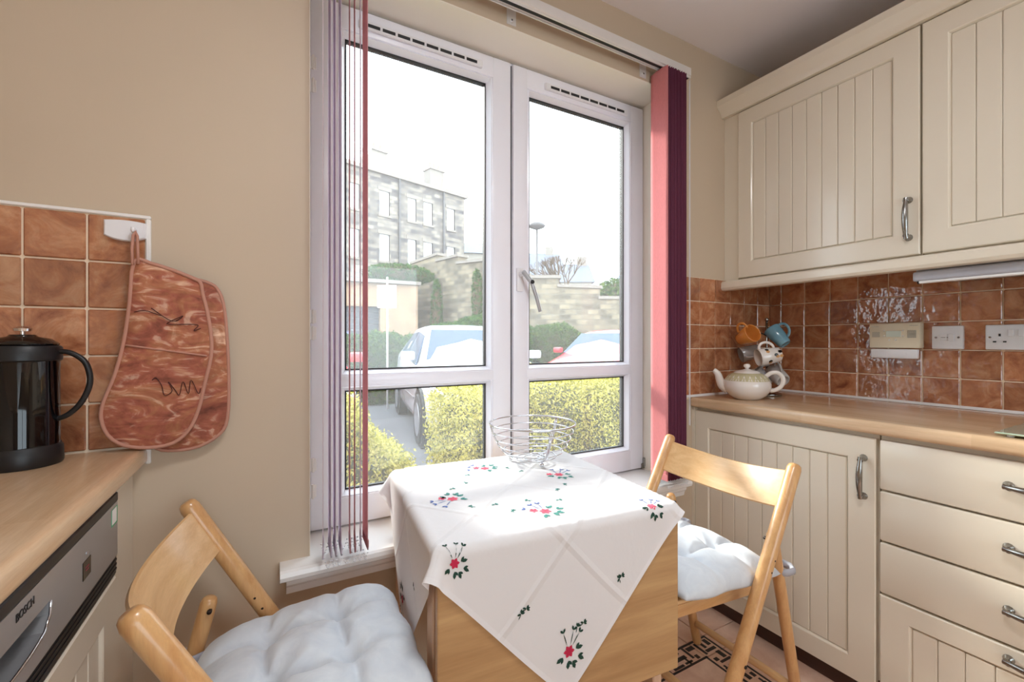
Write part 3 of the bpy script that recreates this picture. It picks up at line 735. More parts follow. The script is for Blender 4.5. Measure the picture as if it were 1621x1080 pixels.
b = NB(); lathe(b, [(r0-.004, .236), (r0-.002, .240), (.040, .250), (.022, .254), (.018, .258), (0.001, .259)], 40, cap=False); obj('lid', b, M['black_gloss'], t, smooth=True, auto=40)
b = NB(); lathe(b, [(.004, .257), (.004, .264), (.013, .265), (.014, .270), (.009, .274), (.001, .275)], 24, cap=False); obj('plunger_knob', b, M['chrome'], t, smooth=True, auto=40)
hd = Vector((math.cos(R(-5)), math.sin(R(-5)), 0)); b = NB()
tube(b, smooth_path([hd*(r0-.004)+Vector((0, 0, .224)), hd*(r0+.016)+Vector((0, 0, .222)), hd*(r0+.038)+Vector((0, 0, .205)), hd*(r0+.047)+Vector((0, 0, .178)), hd*(r0+.046)+Vector((0, 0, .150)), hd*(r0+.033)+Vector((0, 0, .118)), hd*(r0+.014)+Vector((0, 0, .096)), hd*(r0-.004)+Vector((0, 0, .088))]), .0052, 10)
obj('handle', b, M['black_matt'], t, smooth=True)

# ------------------------------------------------------------------ hook and double oven glove
t = thing('wall_hook', 'white plastic adhesive hook stuck on the brown tiles', 'hook', (-.288, WY-.012, 1.406))
bm = NB(); prof = []
n = 16
top_ = [(-.0365+.073*k/n, .0235-.003*(2*k/n-1)**2) for k in range(n+1)]; bot = [(.0365-.073*k/n, -.0235+.010*(2*k/n-1)**2-.0) for k in range(n+1)]
loop = top_+bot; A = [bm.verts.new((x, .002, z)) for x, z in loop]; B = [bm.verts.new((x, -.006, z)) for x, z in loop]; C2 = [bm.verts.new((x*.93, -.009, z*.9)) for x, z in loop]
for P_, Q_ in ((A, B), (B, C2)):
    for k in range(len(loop)): bm.faces.new((P_[k], P_[(k+1) % len(loop)], Q_[(k+1) % len(loop)], Q_[k]))
bm.faces.new(C2); bm.faces.new(A); obj('back_plate', bm, M['plastic_white'], t)
b = NB(); tube(b, [(.018, -.008, .002), (.018, -.020, -.003), (.018, -.026, -.002), (.018, -.028, .006)], [.004, .004, .004, .003], 10); obj('hook_peg', b, M['plastic_white'], t, smooth=True)
FRONT = [(-0.266, 1.334), (-0.237, 1.332), (-0.193, 1.318), (-0.16, 1.303), (-0.145, 1.294), (-0.141, 1.27), (-0.132, 1.229), (-0.124, 1.171), (-0.124, 1.12), (-0.136, 1.056), (-0.149, 0.993), (-0.168, 0.947), (-0.198, 0.92), (-0.242, 0.915), (-0.284, 0.925), (-0.31, 0.950), (-0.321, 0.988), (-0.317, 1.023), (-0.298, 1.081), (-0.282, 1.158), (-0.273, 1.242)]
BACK = [(-0.20, 1.315), (-0.153, 1.303), (-0.132, 1.297), (-0.115, 1.285), (-0.102, 1.251), (-0.095, 1.185), (-0.09, 1.065), (-0.093, 0.965), (-0.11, 0.927), (-0.151, 0.902), (-0.197, 0.898), (-0.232, 0.908), (-0.25, .95), (-0.24, 1.1), (-0.22, 1.25)]
def smooth_loop(pts, sub=3):
    n = len(pts); out = []
    for i in range(n):
        p0, p1, p2, p3 = (Vector(pts[(i+k) % n]) for k in (-1, 0, 1, 2))
        for s in range(sub):
            u = s/sub; out.append(tuple(.5*((2*p1)+(p2-p0)*u+(2*p0-5*p1+4*p2-p3)*u*u+(3*p1-p0-3*p2+p3)*u**3)))
    return out
def pad(loop, yc, th, wob):
    """padded fabric panel: loop in (x,z), bulging along y"""
    bm = NB(); lp = smooth_loop(loop); n = len(lp); cx = sum(p[0] for p in lp)/n; cz = sum(p[1] for p in lp)/n
    fr = [1, .985, .95, .88, .78, .65, .5, .35, .2, .08]
    for sgn in (-1, 1):
        rings = []
        for f in fr:
            ring = []
            for x, z in lp:
                px, pz = cx+(x-cx)*f, cz+(z-cz)*f
                d = th*(1-f**5)**.6; d += .0016*math.sin(px*95+wob)*math.sin(pz*80)*(1-f**4)
                ring.append(bm.verts.new((px, yc+bend(px, pz)+sgn*d*.5, pz)))
            rings.append(ring)
        for A_, B_ in zip(rings, rings[1:]):
            for k in range(n): bm.faces.new((A_[k], A_[(k+1) % n], B_[(k+1) % n], B_[k]))
        bm.faces.new(rings[-1])
    bmesh.ops.remove_doubles(bm, verts=bm.verts, dist=.0002); return bm, lp
gl = thing('oven_glove', 'marbled pink double oven glove hanging from the white hook', 'oven glove', (-.2, 1.28, .9))
bend = lambda x, z: -.006*math.sin((z-.9)*7)
bm, lp = pad(FRONT, 1.264, .020, 0); fg = obj('front_pocket', bm, M['mitt'], gl, smooth=True, world=True)
b = NB(); tube(b, [(x, 1.262+bend(x, z), z) for x, z in lp], .0042, 8, closed=True); obj('piping', b, M['mitt_trim'], fg, world=True, smooth=True)
b = NB(); tube(b, [(-.278+.147*k/8, 1.2545+bend(0, 1.14)-.0015*math.sin(math.pi*k/8), 1.147-.026*k/8) for k in range(9)], .0022, 6); obj('pocket_seam', b, M['mitt_trim'], fg, world=True, smooth=True)
b = NB()
sc1 = [(-0.264, 1.22), (-0.244, 1.224), (-0.215, 1.213), (-0.234, 1.23), (-0.196, 1.201), (-0.176, 1.214), (-0.206, 1.195), (-0.166, 1.195), (-0.148, 1.193), (-0.156, 1.18), (-0.143, 1.186)]
sc2 = [(-0.232, 1.068), (-0.225, 1.073), (-0.215, 1.055), (-0.21, 1.033), (-0.196, 1.042), (-0.203, 1.063), (-0.191, 1.044), (-0.183, 1.032), (-0.176, 1.062), (-0.166, 1.034), (-0.161, 1.065), (-0.148, 1.033), (-0.143, 1.045)]
for s in (sc1, sc2):
    b = NB(); q_ = smooth_path([(x, 1.2515+bend(x, z)+.003*(0 if -.26 < x < -.15 else 1), z) for x, z in s]); tube(b, q_, .0009, 5); obj('stitching', b, M['stitch'], fg, world=True)
bm, lp = pad(BACK, 1.285, .014, 2); bgv = obj('back_pocket', bm, M['mitt'], gl, smooth=True, world=True)
b = NB(); tube(b, [(x, 1.285+bend(x, z), z) for x, z in lp], .0040, 8, closed=True); obj('piping', b, M['mitt_trim'], bgv, world=True, smooth=True)
b = NB(); tube(b, [(-.268, 1.258, 1.325), (-.270, 1.262, 1.36), (-.269, 1.268, 1.392), (-.266, 1.272, 1.402), (-.263, 1.270, 1.392), (-.261, 1.264, 1.36), (-.259, 1.259, 1.328)], .0032, 8, flat=2.0); obj('hanging_loop', b, M['mitt_trim'], gl, world=True, smooth=True)

# ------------------------------------------------------------------ wall fittings on the right
t = thing('heating_controller', 'cream heating timer box with flap on the right wall tiles', 'timer', (RX-.02, .78, 1.16), group=None)
b = NB(); box(b, RX-.052, RX-.011, .702, .862, 1.128, 1.226, .004, 2); tb = obj('case', b, M['plastic_cream'], t, world=True, smooth=True, auto=40)
b = NB(); box(b, RX-.064, RX-.046, .704, .852, 1.088, 1.124, .003, 2, mat=None); obj('flap', b, M['plastic_white'], t, world=True, smooth=True, auto=40)
b = NB(); box(b, RX-.0535, RX-.0515, .758, .806, 1.172, 1.196, .0006); dp = obj('display', b, M['display'], t, world=True)
b = NB()
for yy, zz in ((.752, 1.197), (.812, 1.197), (.752, 1.176), (.812, 1.176), (.775, 1.160), (.795, 1.160)): rod(b, (RX-.051, yy, zz), (RX-.0545, yy, zz), .0028, 10)
obj('button', b, M['led'], t, world=True)
b = NB(); box(b, RX-.0532, RX-.052, .712, .738, 1.168, 1.198, .0005); box(b, RX-.0532, RX-.052, .826, .852, 1.172, 1.192, .0005); box(b, RX-.0532, RX-.0515, .708, .732, 1.215, 1.217); box(b, RX-.0532, RX-.0515, .83, .855, 1.213, 1.215); box(b, RX-.0532, RX-.0515, .716, .734, 1.182, 1.184)
box(b, RX-.0532, RX-.0515, .775, .79, 1.183, 1.185); obj('printed_marks', b, plain('pale_grey_print', (186, 182, 168), .6), t, world=True)
def faceplate(name, label, cat, y0, y1, z0, z1):
    t = thing(name, label, cat, (RX-.012, (y0+y1)/2, (z0+z1)/2))
    b = NB(); box(b, RX-.025, RX-.010, y0, y1, z0, z1, .0035, 2); obj('face_plate', b, M['plastic_white'], t, world=True, smooth=True, auto=40); return t
t = faceplate('fused_switch', 'white switched fuse plate between the timer and the socket', 'switch', .590, .676, 1.126, 1.212)
b = NB(); box(b, RX-.030, RX-.024, .612, .628, 1.155, 1.183, .001, mat=None); obj('rocker', b, M['plastic_white'], t, world=True)
b = NB(); box(b, RX-.0268, RX-.0246, .632, .654, 1.156, 1.182, .0008); obj('fuse_holder', b, M['plastic_white'], t, world=True)
b = NB(); box(b, RX-.0275, RX-.0262, .637, .649, 1.168, 1.170); rod(b, (RX-.027, .632, 1.169), (RX-.026, .632, 1.169), .002, 6); obj('fuse_slot', b, M['grey_print'], t, world=True)
def screws(t, ys, zz):
    for yy in ys:
        b = NB(); rod(b, (RX-.0245, yy, zz), (RX-.0265, yy, zz), .0036, 10); sc_ = obj('screw', b, M['pewter'], t, world=True)
screws(t, (.602, .664), 1.169)
t = faceplate('power_socket', 'white double power socket at the right edge of the tiles', 'socket', .389, .535, 1.126, 1.212)
for yc, yy0, yy1, z0, z1 in [(c_, c_+a, c_+d_, z0, z1) for c_ in (.500, .424) for a, d_, z0, z1 in ((-.0025, .0025, 1.172, 1.181), (.008, .016, 1.151, 1.156), (-.016, -.008, 1.151, 1.156))]:
    b = NB(); box(b, RX-.0262, RX-.0246, yy0, yy1, z0, z1); obj('pin_hole', b, M['black_matt'], t, world=True)
for yy in (.474, .450):
    b = NB(); box(b, RX-.030, RX-.024, yy-.006, yy+.006, 1.172, 1.196, .001); obj('rocker', b, M['plastic_white'], t, world=True)
screws(t, (.523, .401), 1.169)
t = thing('worktop_saver', 'greenish glass worktop saver at the right end of the worktop', 'board', (1.78, .21, .9105))
b = NB(); box(b, 1.640, 1.93, .03, .385, .9165, .9215, .002); obj('glass_plate', b, M['board_glass'], t, world=True)
for x, y in ((1.66, .36), (1.90, .36), (1.66, .06), (1.90, .06)):
    b = NB(); lathe(b, [(.007, .9105), (.007, .9165)], 12); bmesh.ops.translate(b, verts=b.verts, vec=(x, y, 0)); obj('foot', b, M['plastic_white'], t, world=True)

# ------------------------------------------------------------------ teapot, mug tree, mugs
t = thing('teapot', 'white ceramic teapot with olive pattern band beside the mug tree', 'teapot', (1.768, 1.137, .9105), R(-57)); t.scale = (1.17, 1.17, 1.13)
b = NB(); lathe(b, [(.001, .0), (.040, .0), (.046, .004), (.062, .016), (.073, .032), (.0775, .048), (.077, .060), (.0735, .070)], 40, cap=False); bd_ = obj('body', b, M['ceramic'], t, smooth=True)
b = NB(); lathe(b, [(.0735, .070), (.069, .079), (.061, .088), (.050, .095), (.040, .099)], 40, cap=False)
sh = obj('shoulder', b, M['olive'], t, smooth=True)
b = NB()
for k in range(22):                                                  # white tree-shaped motifs around the shoulder band
    a = 2*math.pi*k/22; ca, sa = math.cos(a), math.sin(a)
    def sp(u, r, z): return b.verts.new(((r*ca-u*sa), (r*sa+u*ca), z))
    tri = [(-.0068, .0742, .0712), (.0, .0602, .0905), (.0068, .0742, .0712), (.0038, .0742, .0712), (.0, .0648, .084), (-.0038, .0742, .0712)]
    v = [sp(*q) for q in tri]; b.faces.new((v[0], v[1], v[4], v[5])); b.faces.new((v[1], v[2], v[3], v[4]))
obj('zigzag_band', b, M['ceramic'], t)
b = NB(); lathe(b, [(.044, .098), (.041, .102), (.030, .107), (.012, .111), (.008, .113)], 32, cap=False); lathe(b, [(.006, .111), (.006, .116), (.011, .120), (.012, .126), (.008, .131), (.001, .132)], 20, cap=False); obj('lid', b, M['ceramic'], t, smooth=True)
b = NB(); sp_p = smooth_path([(-.062, 0, .036), (-.080, 0, .046), (-.089, 0, .068), (-.095, 0, .088), (-.104, 0, .100), (-.110, 0, .105)], 3); tube(b, sp_p, [.021-.0125*(k/(len(sp_p)-1))**.7 for k in range(len(sp_p))], 16, caps=False); obj('spout', b, M['ceramic'], t, smooth=True)
b = NB(); hp_ = [(.058, 0, .084), (.072, 0, .098), (.092, 0, .102), (.108, 0, .090), (.112, 0, .070), (.104, 0, .050), (.088, 0, .038), (.072, 0, .034)]
tube(b, smooth_path(hp_, 4), .0058, 12, flat=1.3); obj('handle', b, M['ceramic'], t, smooth=True)
MT = Vector((1.965, 1.170, .9105))
t = thing('mug_tree', 'dark metal mug tree with round base in the tiled corner', 'mug rack', MT)
b = NB(); lathe(b, [(.001, 0), (.058, 0), (.060, .003), (.060, .009), (.056, .012), (.001, .013)], 36, cap=False); obj('base', b, M['pewter'], t, smooth=True, auto=40)
b = NB(); tube(b, [(0, 0, .012), (0, 0, .2), (0, 0, .335)], .005, 12); bmesh.ops.create_uvsphere(b, u_segments=12, v_segments=8, radius=.009, matrix=Matrix.Translation((0, 0, .342))); obj('pole', b, M['pewter'], t, smooth=True)
CR, CF = Vector((.511, -.859, 0)), Vector((.859, .511, 0))
def arm(z, d):
    b = NB(); d = Vector(d).normalized(); tube(b, [(0, 0, z), d*.03+Vector((0, 0, z+.012)), d*.07+Vector((0, 0, z+.035))], .003, 8); obj('arm', b, M['pewter'], t, smooth=True)
for z, d in ((.27, -CR*.8-CF*.5), (.27, CR*.9-CF*.1), (.165, CR*.6-CF*.8), (.175, -CR*.8+CF*.2), (.075, CR*.8-CF*.3), (.075, -CR*.9-CF*.2)): arm(z, d)
def mug(label, opening, axis, hup, r0_, r1_, L, mat, spots=None, inner=None):
    """opening = centre of the rim, axis = from foot to rim, hup = side of the handle"""
    ax = Vector(axis).normalized(); hu = Vector(hup); hu = (hu-ax*hu.dot(ax)).normalized(); side = ax.cross(hu)
    base = Vector(opening)-ax*L
    m4 = Matrix((hu, side, ax)).transposed().to_4x4()
    t = thing('mug', label, 'mug', base, 0, 'mugs hanging on the mug tree'); rr_ = m4.to_3x3()
    t.rotation_euler = rr_.to_euler()
    b = NB(); w_ = .003
    lathe(b, [(.001, .003), (r0_*.7, .003), (r0_*.72, .0), (r0_*.85, 0), (r0_, .006), (r0_*.4+r1_*.6, L*.5), (r1_, L*.97), (r1_-w_*.5, L), (r1_-w_, L*.97)], 32, cap=False)
    obj('body', b, mat, t, smooth=True)
    b = NB(); lathe(b, [(r1_-w_, L*.97), (r0_*.4+r1_*.6-w_, L*.5), (r0_-w_, .010), (r0_*.6, .006), (.001, .006)], 32, cap=False); obj('inside', b, inner or mat, t, smooth=True)
    b = NB(); rm = (r0_+r1_)/2
    tube(b, smooth_path([(rm-.004, 0, L*.86), (rm+.010, 0, L*.90), (rm+.023, 0, L*.80), (rm+.027, 0, L*.62), (rm+.022, 0, L*.42), (rm+.008, 0, L*.27), (rm-.004, 0, L*.24)], 3), .0042, 10, flat=1.4); obj('handle', b, mat, t, smooth=True)
    if spots:
        for mt_, lst in spots:
            b = NB()
            for a0, zc, s in lst:
                c_ = []
                for k in range(12):
                    th = 2*math.pi*k/12; zz = zc+s*math.sin(th); rr2 = r0_+(r1_-r0_)*(zz/L)+.0009; aa = a0+s*.8*math.cos(th)/rr2
                    c_.append(b.verts.new((rr2*math.cos(aa), rr2*math.sin(aa), zz)))
                b.faces.new(c_)
            obj('spots', b, mt_, t)
    return t
def cp(px, py, d):
    """point seen at photo offset from the mug tree pole, in metres right / up / towards the viewer"""
    return MT+CR*px+Vector((0, 0, py))-CF*d
mug('orange mug hanging topmost on the left of the mug tree', cp(-.052, .283, .075), CR*.60+Vector((0, 0, .36))-CF*.60, Vector((0, 0, 1))-CR*.8, .030, .041, .082, M['orange_glaze'])
mug('teal blue mug hanging topmost on the right of the mug tree', cp(.018, .300, .0), -CR*.55+Vector((0, 0, .72))+CF*.30, Vector((0, 0, .7))+CR*.8-CF*.4, .026, .036, .092, M['blue_glaze'])
random.seed(3)
sp_b = [(a*.9+.3, z, .0085) for a, z in ((0.5, .03), (1.2, .055), (2.0, .025), (2.8, .06), (3.6, .03), (4.4, .055), (5.2, .03), (6.1, .06), (1.0, .012), (3.2, .012), (5.6, .01))]
sp_t = [(a*.9+.8, z, .008) for a, z in ((0.5, .055), (1.2, .03), (2.0, .06), (2.8, .03), (3.6, .055), (4.4, .025), (5.2, .06), (6.1, .03), (2.2, .01), (4.4, .008))]
mug('white mug with black and tan spots hanging in the middle of the mug tree', cp(-.034, .172, .085), -CR*.93-Vector((0, 0, .17))-CF*.45, Vector((0, 0, 1))+CR*.3, .033, .039, .092, M['ceramic'], [(M['black_spot'], sp_b), (M['tan_spot'], sp_t)], M['ceramic'])
mug('pale grey mug hanging behind the spotted mug, on the left of the tree', cp(-.105, .180, .0), -CR*.8-Vector((0, 0, .25))-CF*.30, Vector((0, 0, -.3))-CF*.9, .029, .037, .085, M['grey_glaze'])
sp_s = [(a*.42, .02+.014*(i % 4), .003) for i, a in enumerate([q*.5 for q in range(30)])]
mug('grey mug with small blue spots hanging low behind the teapot lid', cp(-.050, .105, .02), -CR*.6+Vector((0, 0, .5))-CF*.1, Vector((0, 0, 1)), .030, .036, .080, M['grey_glaze'], [(M['blue_spot'], sp_s)])
mug('light grey mug hanging lowest on the right of the mug tree with its foot showing', cp(.022, .112, .0), -CR*.45+Vector((0, 0, .45))+CF*.70, Vector((0, 0, 1))-CR*.2, .031, .036, .084, M['grey_glaze'], [(M['blue_spot'], [])])

# ------------------------------------------------------------------ table
TA = Vector((.268, .776, 0)); TR = R(-5.2); TW, TD, TH_ = .592, .555, .766
t = thing('drop_leaf_table', 'oak effect drop-leaf table under the embroidered cloth by the window', 'table', TA, TR)
b = NB(); box(b, .004, TW-.002, .012, TD, TH_-.022, TH_-.002, .003); obj('tabletop', b, M['oak_x'], t)
b = NB(); box(b, .003, TW-.002, .0, .018, .372, TH_-.004, .003, 2); obj('drop_leaf', b, M['oak_x'], t)
b = NB(); box(b, .01, TW-.01, TD-.018, TD-.002, .372, TH_-.024, .003, 2); obj('drop_leaf', b, M['oak_x'], t)
for x0 in (.006, TW-.034):
    for y0 in (.050, TD-.10):
        b = NB(); box(b, x0, x0+.028, y0, y0+.05, .0005, TH_-.022, .003); obj('leg', b, M['oak_z'], t)
    b = NB(); box(b, x0+.005, x0+.023, .10, TD-.10, .10, .16, .002); obj('foot_rail', b, M['oak_z'], t)
    b = NB(); box(b, x0+.004, x0+.024, .10, TD-.10, TH_-.10, TH_-.022, .001); obj('apron', b, M['oak_z'], t)
b = NB(); box(b, .034, TW-.034, .065, .083, TH_-.10, TH_-.022, .001); box(b, .034, TW-.034, TD-.083, TD-.065, TH_-.10, TH_-.022, .001); obj('apron', b, M['oak_x'], t)
for xx in (.12, .47):
    b = NB(); box(b, xx, xx+.05, .018, .030, TH_-.06, TH_-.022, .001); obj('hinge', b, M['steel'], t)

# tablecloth: a square of cotton let fall over the table (position-based relaxation), then refined
def drape():
    N = 61; side = .888; cx, cy = .277, .286; ang = R(45)
    uu, vv = np.meshgrid(np.linspace(-side/2, side/2, N), np.linspace(-side/2, side/2, N), indexing='ij')
    X = np.zeros((N, N, 3)); X[..., 0] = cx+uu*math.cos(ang)-vv*math.sin(ang); X[..., 1] = cy+uu*math.sin(ang)+vv*math.cos(ang)
    rs = np.random.RandomState(5)
    top = TH_+.002
    X[..., 2] = top+.001+rs.rand(N, N)*.002
    V = np.zeros_like(X); L = side/(N-1); dt = 1/90; eps = .006
    x0, x1, y0, y1 = -eps, TW+eps-.002, -eps, TD+eps
    pin = (X[..., 0] > .006) & (X[..., 0] < TW-.008) & (X[..., 1] > .006) & (X[..., 1] < TD-.008); XP = X.copy(); XP[..., 2] = top+.0004
    def sat(A, B, rest, k):
        d = B-A; l = np.sqrt((d**2).sum(-1, keepdims=True))+1e-9; c = d*((l-rest)/l)*.5*k
        A += c; B -= c
    L2 = L*math.sqrt(2)
    for it in range(330):
        old = X.copy(); V[..., 2] -= 9.8*dt; V *= .985; X = X+V*dt
        for q in range(14):
            for s in (0, 1):
                A = X[s:-1:2]; B = X[s+1::2]; n_ = min(len(A), len(B)); sat(A[:n_], B[:n_], L, 1)
                A = X[:, s:-1:2]; B = X[:, s+1::2]; n_ = min(A.shape[1], B.shape[1]); sat(A[:, :n_], B[:, :n_], L, 1)
            for s in (0, 1):
                A = X[s:-1:2, :-1]; B = X[s+1::2, 1:]; n_ = min(len(A), len(B)); sat(A[:n_], B[:n_], L2, .35)
                A = X[s:-1:2, 1:]; B = X[s+1::2, :-1]; n_ = min(len(A), len(B)); sat(A[:n_], B[:n_], L2, .35)
            if q % 3 == 0:
                for s in (0, 1, 2, 3):
                    A = X[s:-2:4]; B = X[s+2::4]; n_ = min(len(A), len(B)); sat(A[:n_], B[:n_], 2*L, .25)
                    A = X[:, s:-2:4]; B = X[:, s+2::4]; n_ = min(A.shape[1], B.shape[1]); sat(A[:, :n_], B[:, :n_], 2*L, .25)
            # collision with the table block (rounded by shallow push-out)
            ins = (X[..., 0] > x0) & (X[..., 0] < x1) & (X[..., 1] > y0) & (X[..., 1] < y1) & (X[..., 2] < top)
            if ins.any():
                dz = top-X[..., 2]; dx0 = X[..., 0]-x0; dx1 = x1-X[..., 0]; dy0 = X[..., 1]-y0
                dy1 = y1-X[..., 1]; st = np.stack([dz, dx0, dx1, dy0, dy1], -1); k = st.argmin(-1)
                m_ = ins & (k == 0); X[..., 2][m_] = top
                m_ = ins & (k == 1); X[..., 0][m_] = x0
                m_ = ins & (k == 2); X[..., 0][m_] = x1
                m_ = ins & (k == 3); X[..., 1][m_] = y0
                m_ = ins & (k == 4); X[..., 1][m_] = y1
            X[pin] = XP[pin]
            bk = X[..., 1] > .47+.0*X[..., 0]                            # the window sill behind the table, and the sash
            m_ = bk & (X[..., 2] < .579); X[..., 2][m_] = .579
            lim = .655-.09*X[..., 0]+.0; m_ = X[..., 1] > lim; X[..., 1][m_] = lim[m_]
        V = (X-old)/dt
        con = (X[..., 2] < top+.001) & (X[..., 0] > x0) & (X[..., 0] < x1) & (X[..., 1] > y0)
        V[con] *= .2
    return X, side
# the far edge lies on the tabletop and falls towards the sill behind it
X_, SIDE = drape()
def refine(X):
    for ax in (0, 1):
        Y = np.moveaxis(X, ax, 0); n = len(Y)
        Pp = np.concatenate([2*Y[:1]-Y[1:2], Y, 2*Y[-1:]-Y[-2:-1]])
        mid = (-Pp[:-3]+9*Pp[1:-2]+9*Pp[2:-1]-Pp[3:])/16
        o_ = np.zeros((2*n-1,)+Y.shape[1:]); o_[0::2] = Y; o_[1::2] = mid; X = np.moveaxis(o_, 0, ax)
    return X
X_ = refine(X_); NN = X_.shape[0]
me = bpy.data.meshes.new('tablecloth')
idx = np.arange(NN*NN).reshape(NN, NN)
fc = np.stack([idx[:-1, :-1], idx[1:, :-1], idx[1:, 1:], idx[:-1, 1:]], -1).reshape(-1, 4)
me.from_pydata(X_.reshape(-1, 3).tolist(), [], fc.tolist()); me.update()
uvl = me.uv_layers.new(name='UVMap')
gi, gj = np.divmod(fc.reshape(-1), NN); uvl.data.foreach_set('uv', np.stack([gi/(NN-1), gj/(NN-1)], -1).astype('f').reshape(-1))
me.polygons.foreach_set('use_smooth', [True]*len(me.polygons))
cl = link_mesh('tablecloth', me, M['cloth'], None); cl.location = TA; cl.rotation_euler = (0, 0, TR)
tag(cl, 'white cotton tablecloth with embroidered flowers draped cornerwise over the small table', 'tablecloth')
def cloth_pt(s, t_, off=.0009):
    """unfolded table coordinates -> point on the fallen cloth"""
    ds, dt_ = s-.277, t_-.286; a = R(45); u = ds*math.cos(a)+dt_*math.sin(a); v = -ds*math.sin(a)+dt_*math.cos(a)
    fu = min(max((u/SIDE+.5)*(NN-1), 0), NN-1.001); fv = min(max((v/SIDE+.5)*(NN-1), 0), NN-1.001)
    i, j = int(fu), int(fv); a_, b_ = fu-i, fv-j
    p00, p10, p01, p11 = X_[i, j], X_[i+1, j], X_[i, j+1], X_[i+1, j+1]
    p = p00*(1-a_)*(1-b_)+p10*a_*(1-b_)+p01*(1-a_)*b_+p11*a_*b_
    nrm = np.cross(p10-p00, p01-p00); nrm /= np.linalg.norm(nrm)+1e-9
    return Vector(p+nrm*off)
# embroidery: each stitched petal is a thin raised patch
def petal(bm, s, t_, ang, ln, wd):
    pts = []
    for k, (f, h) in enumerate(((0, 0), (.3, .8), (.65, 1), (1, 0), (.65, -1), (.3, -.8))):
        a = ln*f; c_ = wd*h*.5; pts.append(bm.verts.new(cloth_pt(s+a*math.cos(ang)-c_*math.sin(ang), t_+a*math.sin(ang)+c_*math.cos(ang))))
    bm.faces.new(pts)
def stalk(bm, s, t_, ang, ln):
    petal(bm, s, t_, ang, ln, .0022)
def spray(s, t_, rot, k, cols, extra=True):
    fl, lf, st = cols; b1, b2, b3 = NB(), NB(), NB()
    for q in range(6): petal(b1, s, t_, rot+q*R(60), .013*k, .008*k)
    for q, (dx, dy) in enumerate(((.020, .002), (-.002, -.022), (.010, -.026), (-.018, -.010), (.026, -.018))):
        a = math.atan2(dy, dx)+rot; px, py = s+k*.8*(dx*math.cos(rot)-dy*math.sin(rot)), t_+k*.8*(dx*math.sin(rot)+dy*math.cos(rot))
        petal(b2, px, py, a, .017*k, .008*k); petal(b2, px, py, a+.8, .013*k, .006*k)
    for q, a in enumerate((1.3, 1.9, .9)):
        a += rot; stalk(b3, s+.012*k*math.cos(a), t_+.012*k*math.sin(a), a, .028*k)
        ex, ey = s+.040*k*math.cos(a), t_+.040*k*math.sin(a); petal(b3, ex, ey, a+.5, .010*k, .005*k); petal(b3, ex, ey, a-.7, .010*k, .005*k)
    if extra:
        for q in range(5): petal(b1, s-.020*k, t_+.012*k, rot+q*R(72), .010*k, .006*k)
    for b_, m_ in ((b1, fl), (b2, lf), (b3, st)):
        obj('embroidery', b_, M[m_], cl)
def sprig(lst, m_='thread_green', k=1.0):
    b_ = NB()
    for s, t_, a in lst:
        for da in (0, .7, -.7, 2.6): petal(b_, s, t_, a+da, .010*k, .0048*k)
        stalk(b_, s, t_, a+3.4, .014*k)
    obj('embroidery', b_, M[m_], cl)
for (s, t_), r_ in zip([(.101, .240), (.273, .081), (.262, .450), (.437, .306)], (2.2, .6, 1.2, -.4)):
    spray(s, t_, r_, 1.15, ('thread_pink', 'thread_teal', 'thread_blue'))
spray(.281, -.245, 0, 1.05, ('thread_red', 'thread_green', 'thread_green'), False)
spray(.516, .009, -.4, .9, ('thread_pink', 'thread_green', 'thread_blue'), False)
spray(.031, -.024, 0, .8, ('thread_red', 'thread_green', 'thread_green'), False)
spray(-.24, .318, 1.57, 1.05, ('thread_red', 'thread_green', 'thread_green'), False)
sprig([(.121, .312, .3), (.128, .176, 2), (.207, .113, 1), (.183, .165, .2), (.167, .345, -1), (.266, .158, 2.5), (.337, .13, 0), (.41, .225, 1.2), (.351, .38, .4), (.328, .427, 2), (.37, .196, .9), (.193, .407, .2)], 'thread_teal', .9)
sprig([(.168, -.144, .8), (.180, -.137, .2), (.413, -.127, 1.6), (.420, -.124, .3), (.302, -.20, 1), (.318, -.196, .2), (-.14, .17, 1)], 'thread_green', .9)

# ------------------------------------------------------------------ wire fruit basket
t = thing('wire_basket', 'chrome wire fruit basket standing empty on the tablecloth', 'basket', (.733, 1.190, TH_+.0045), 0)
def wr(b, r, z, th=.0022, n=44):
    tube(b, [(r*math.cos(2*math.pi*k/n), r*math.sin(2*math.pi*k/n), z) for k in range(n)], th, 8, closed=True)
prof = [(.050, .012), (.075, .020), (.096, .036), (.111, .056), (.122, .078), (.130, .100), (.136, .122)]
b = NB(); wr(b, .137, .124, .0030); obj('rim', b, M['chrome'], t, smooth=True)
for (r_, z_) in prof[1:-1]:
    b = NB(); wr(b, r_, z_, .0019); obj('hoop', b, M['chrome'], t, smooth=True)
b = NB(); wr(b, .050, .012, .0022); wr(b, .030, .012, .0019); obj('base_ring', b, M['chrome'], t, smooth=True)
for k in range(3):
    a = R(-98+120*k); ca, sa = math.cos(a), math.sin(a)
    for da in (-.022, .022):
        b = NB(); tube(b, [((r_+.003)*math.cos(a+da), (r_+.003)*math.sin(a+da), z_-.001) for r_, z_ in [(.012, .0095)]+prof], .0022, 8); obj('rib', b, M['chrome'], t, smooth=True)
    b = NB(); bmesh.ops.create_uvsphere(b, u_segments=14, v_segments=10, radius=.0075, matrix=Matrix.Translation((.070*ca, .070*sa, .0075))); obj('ball_foot', b, M['chrome'], t, smooth=True)

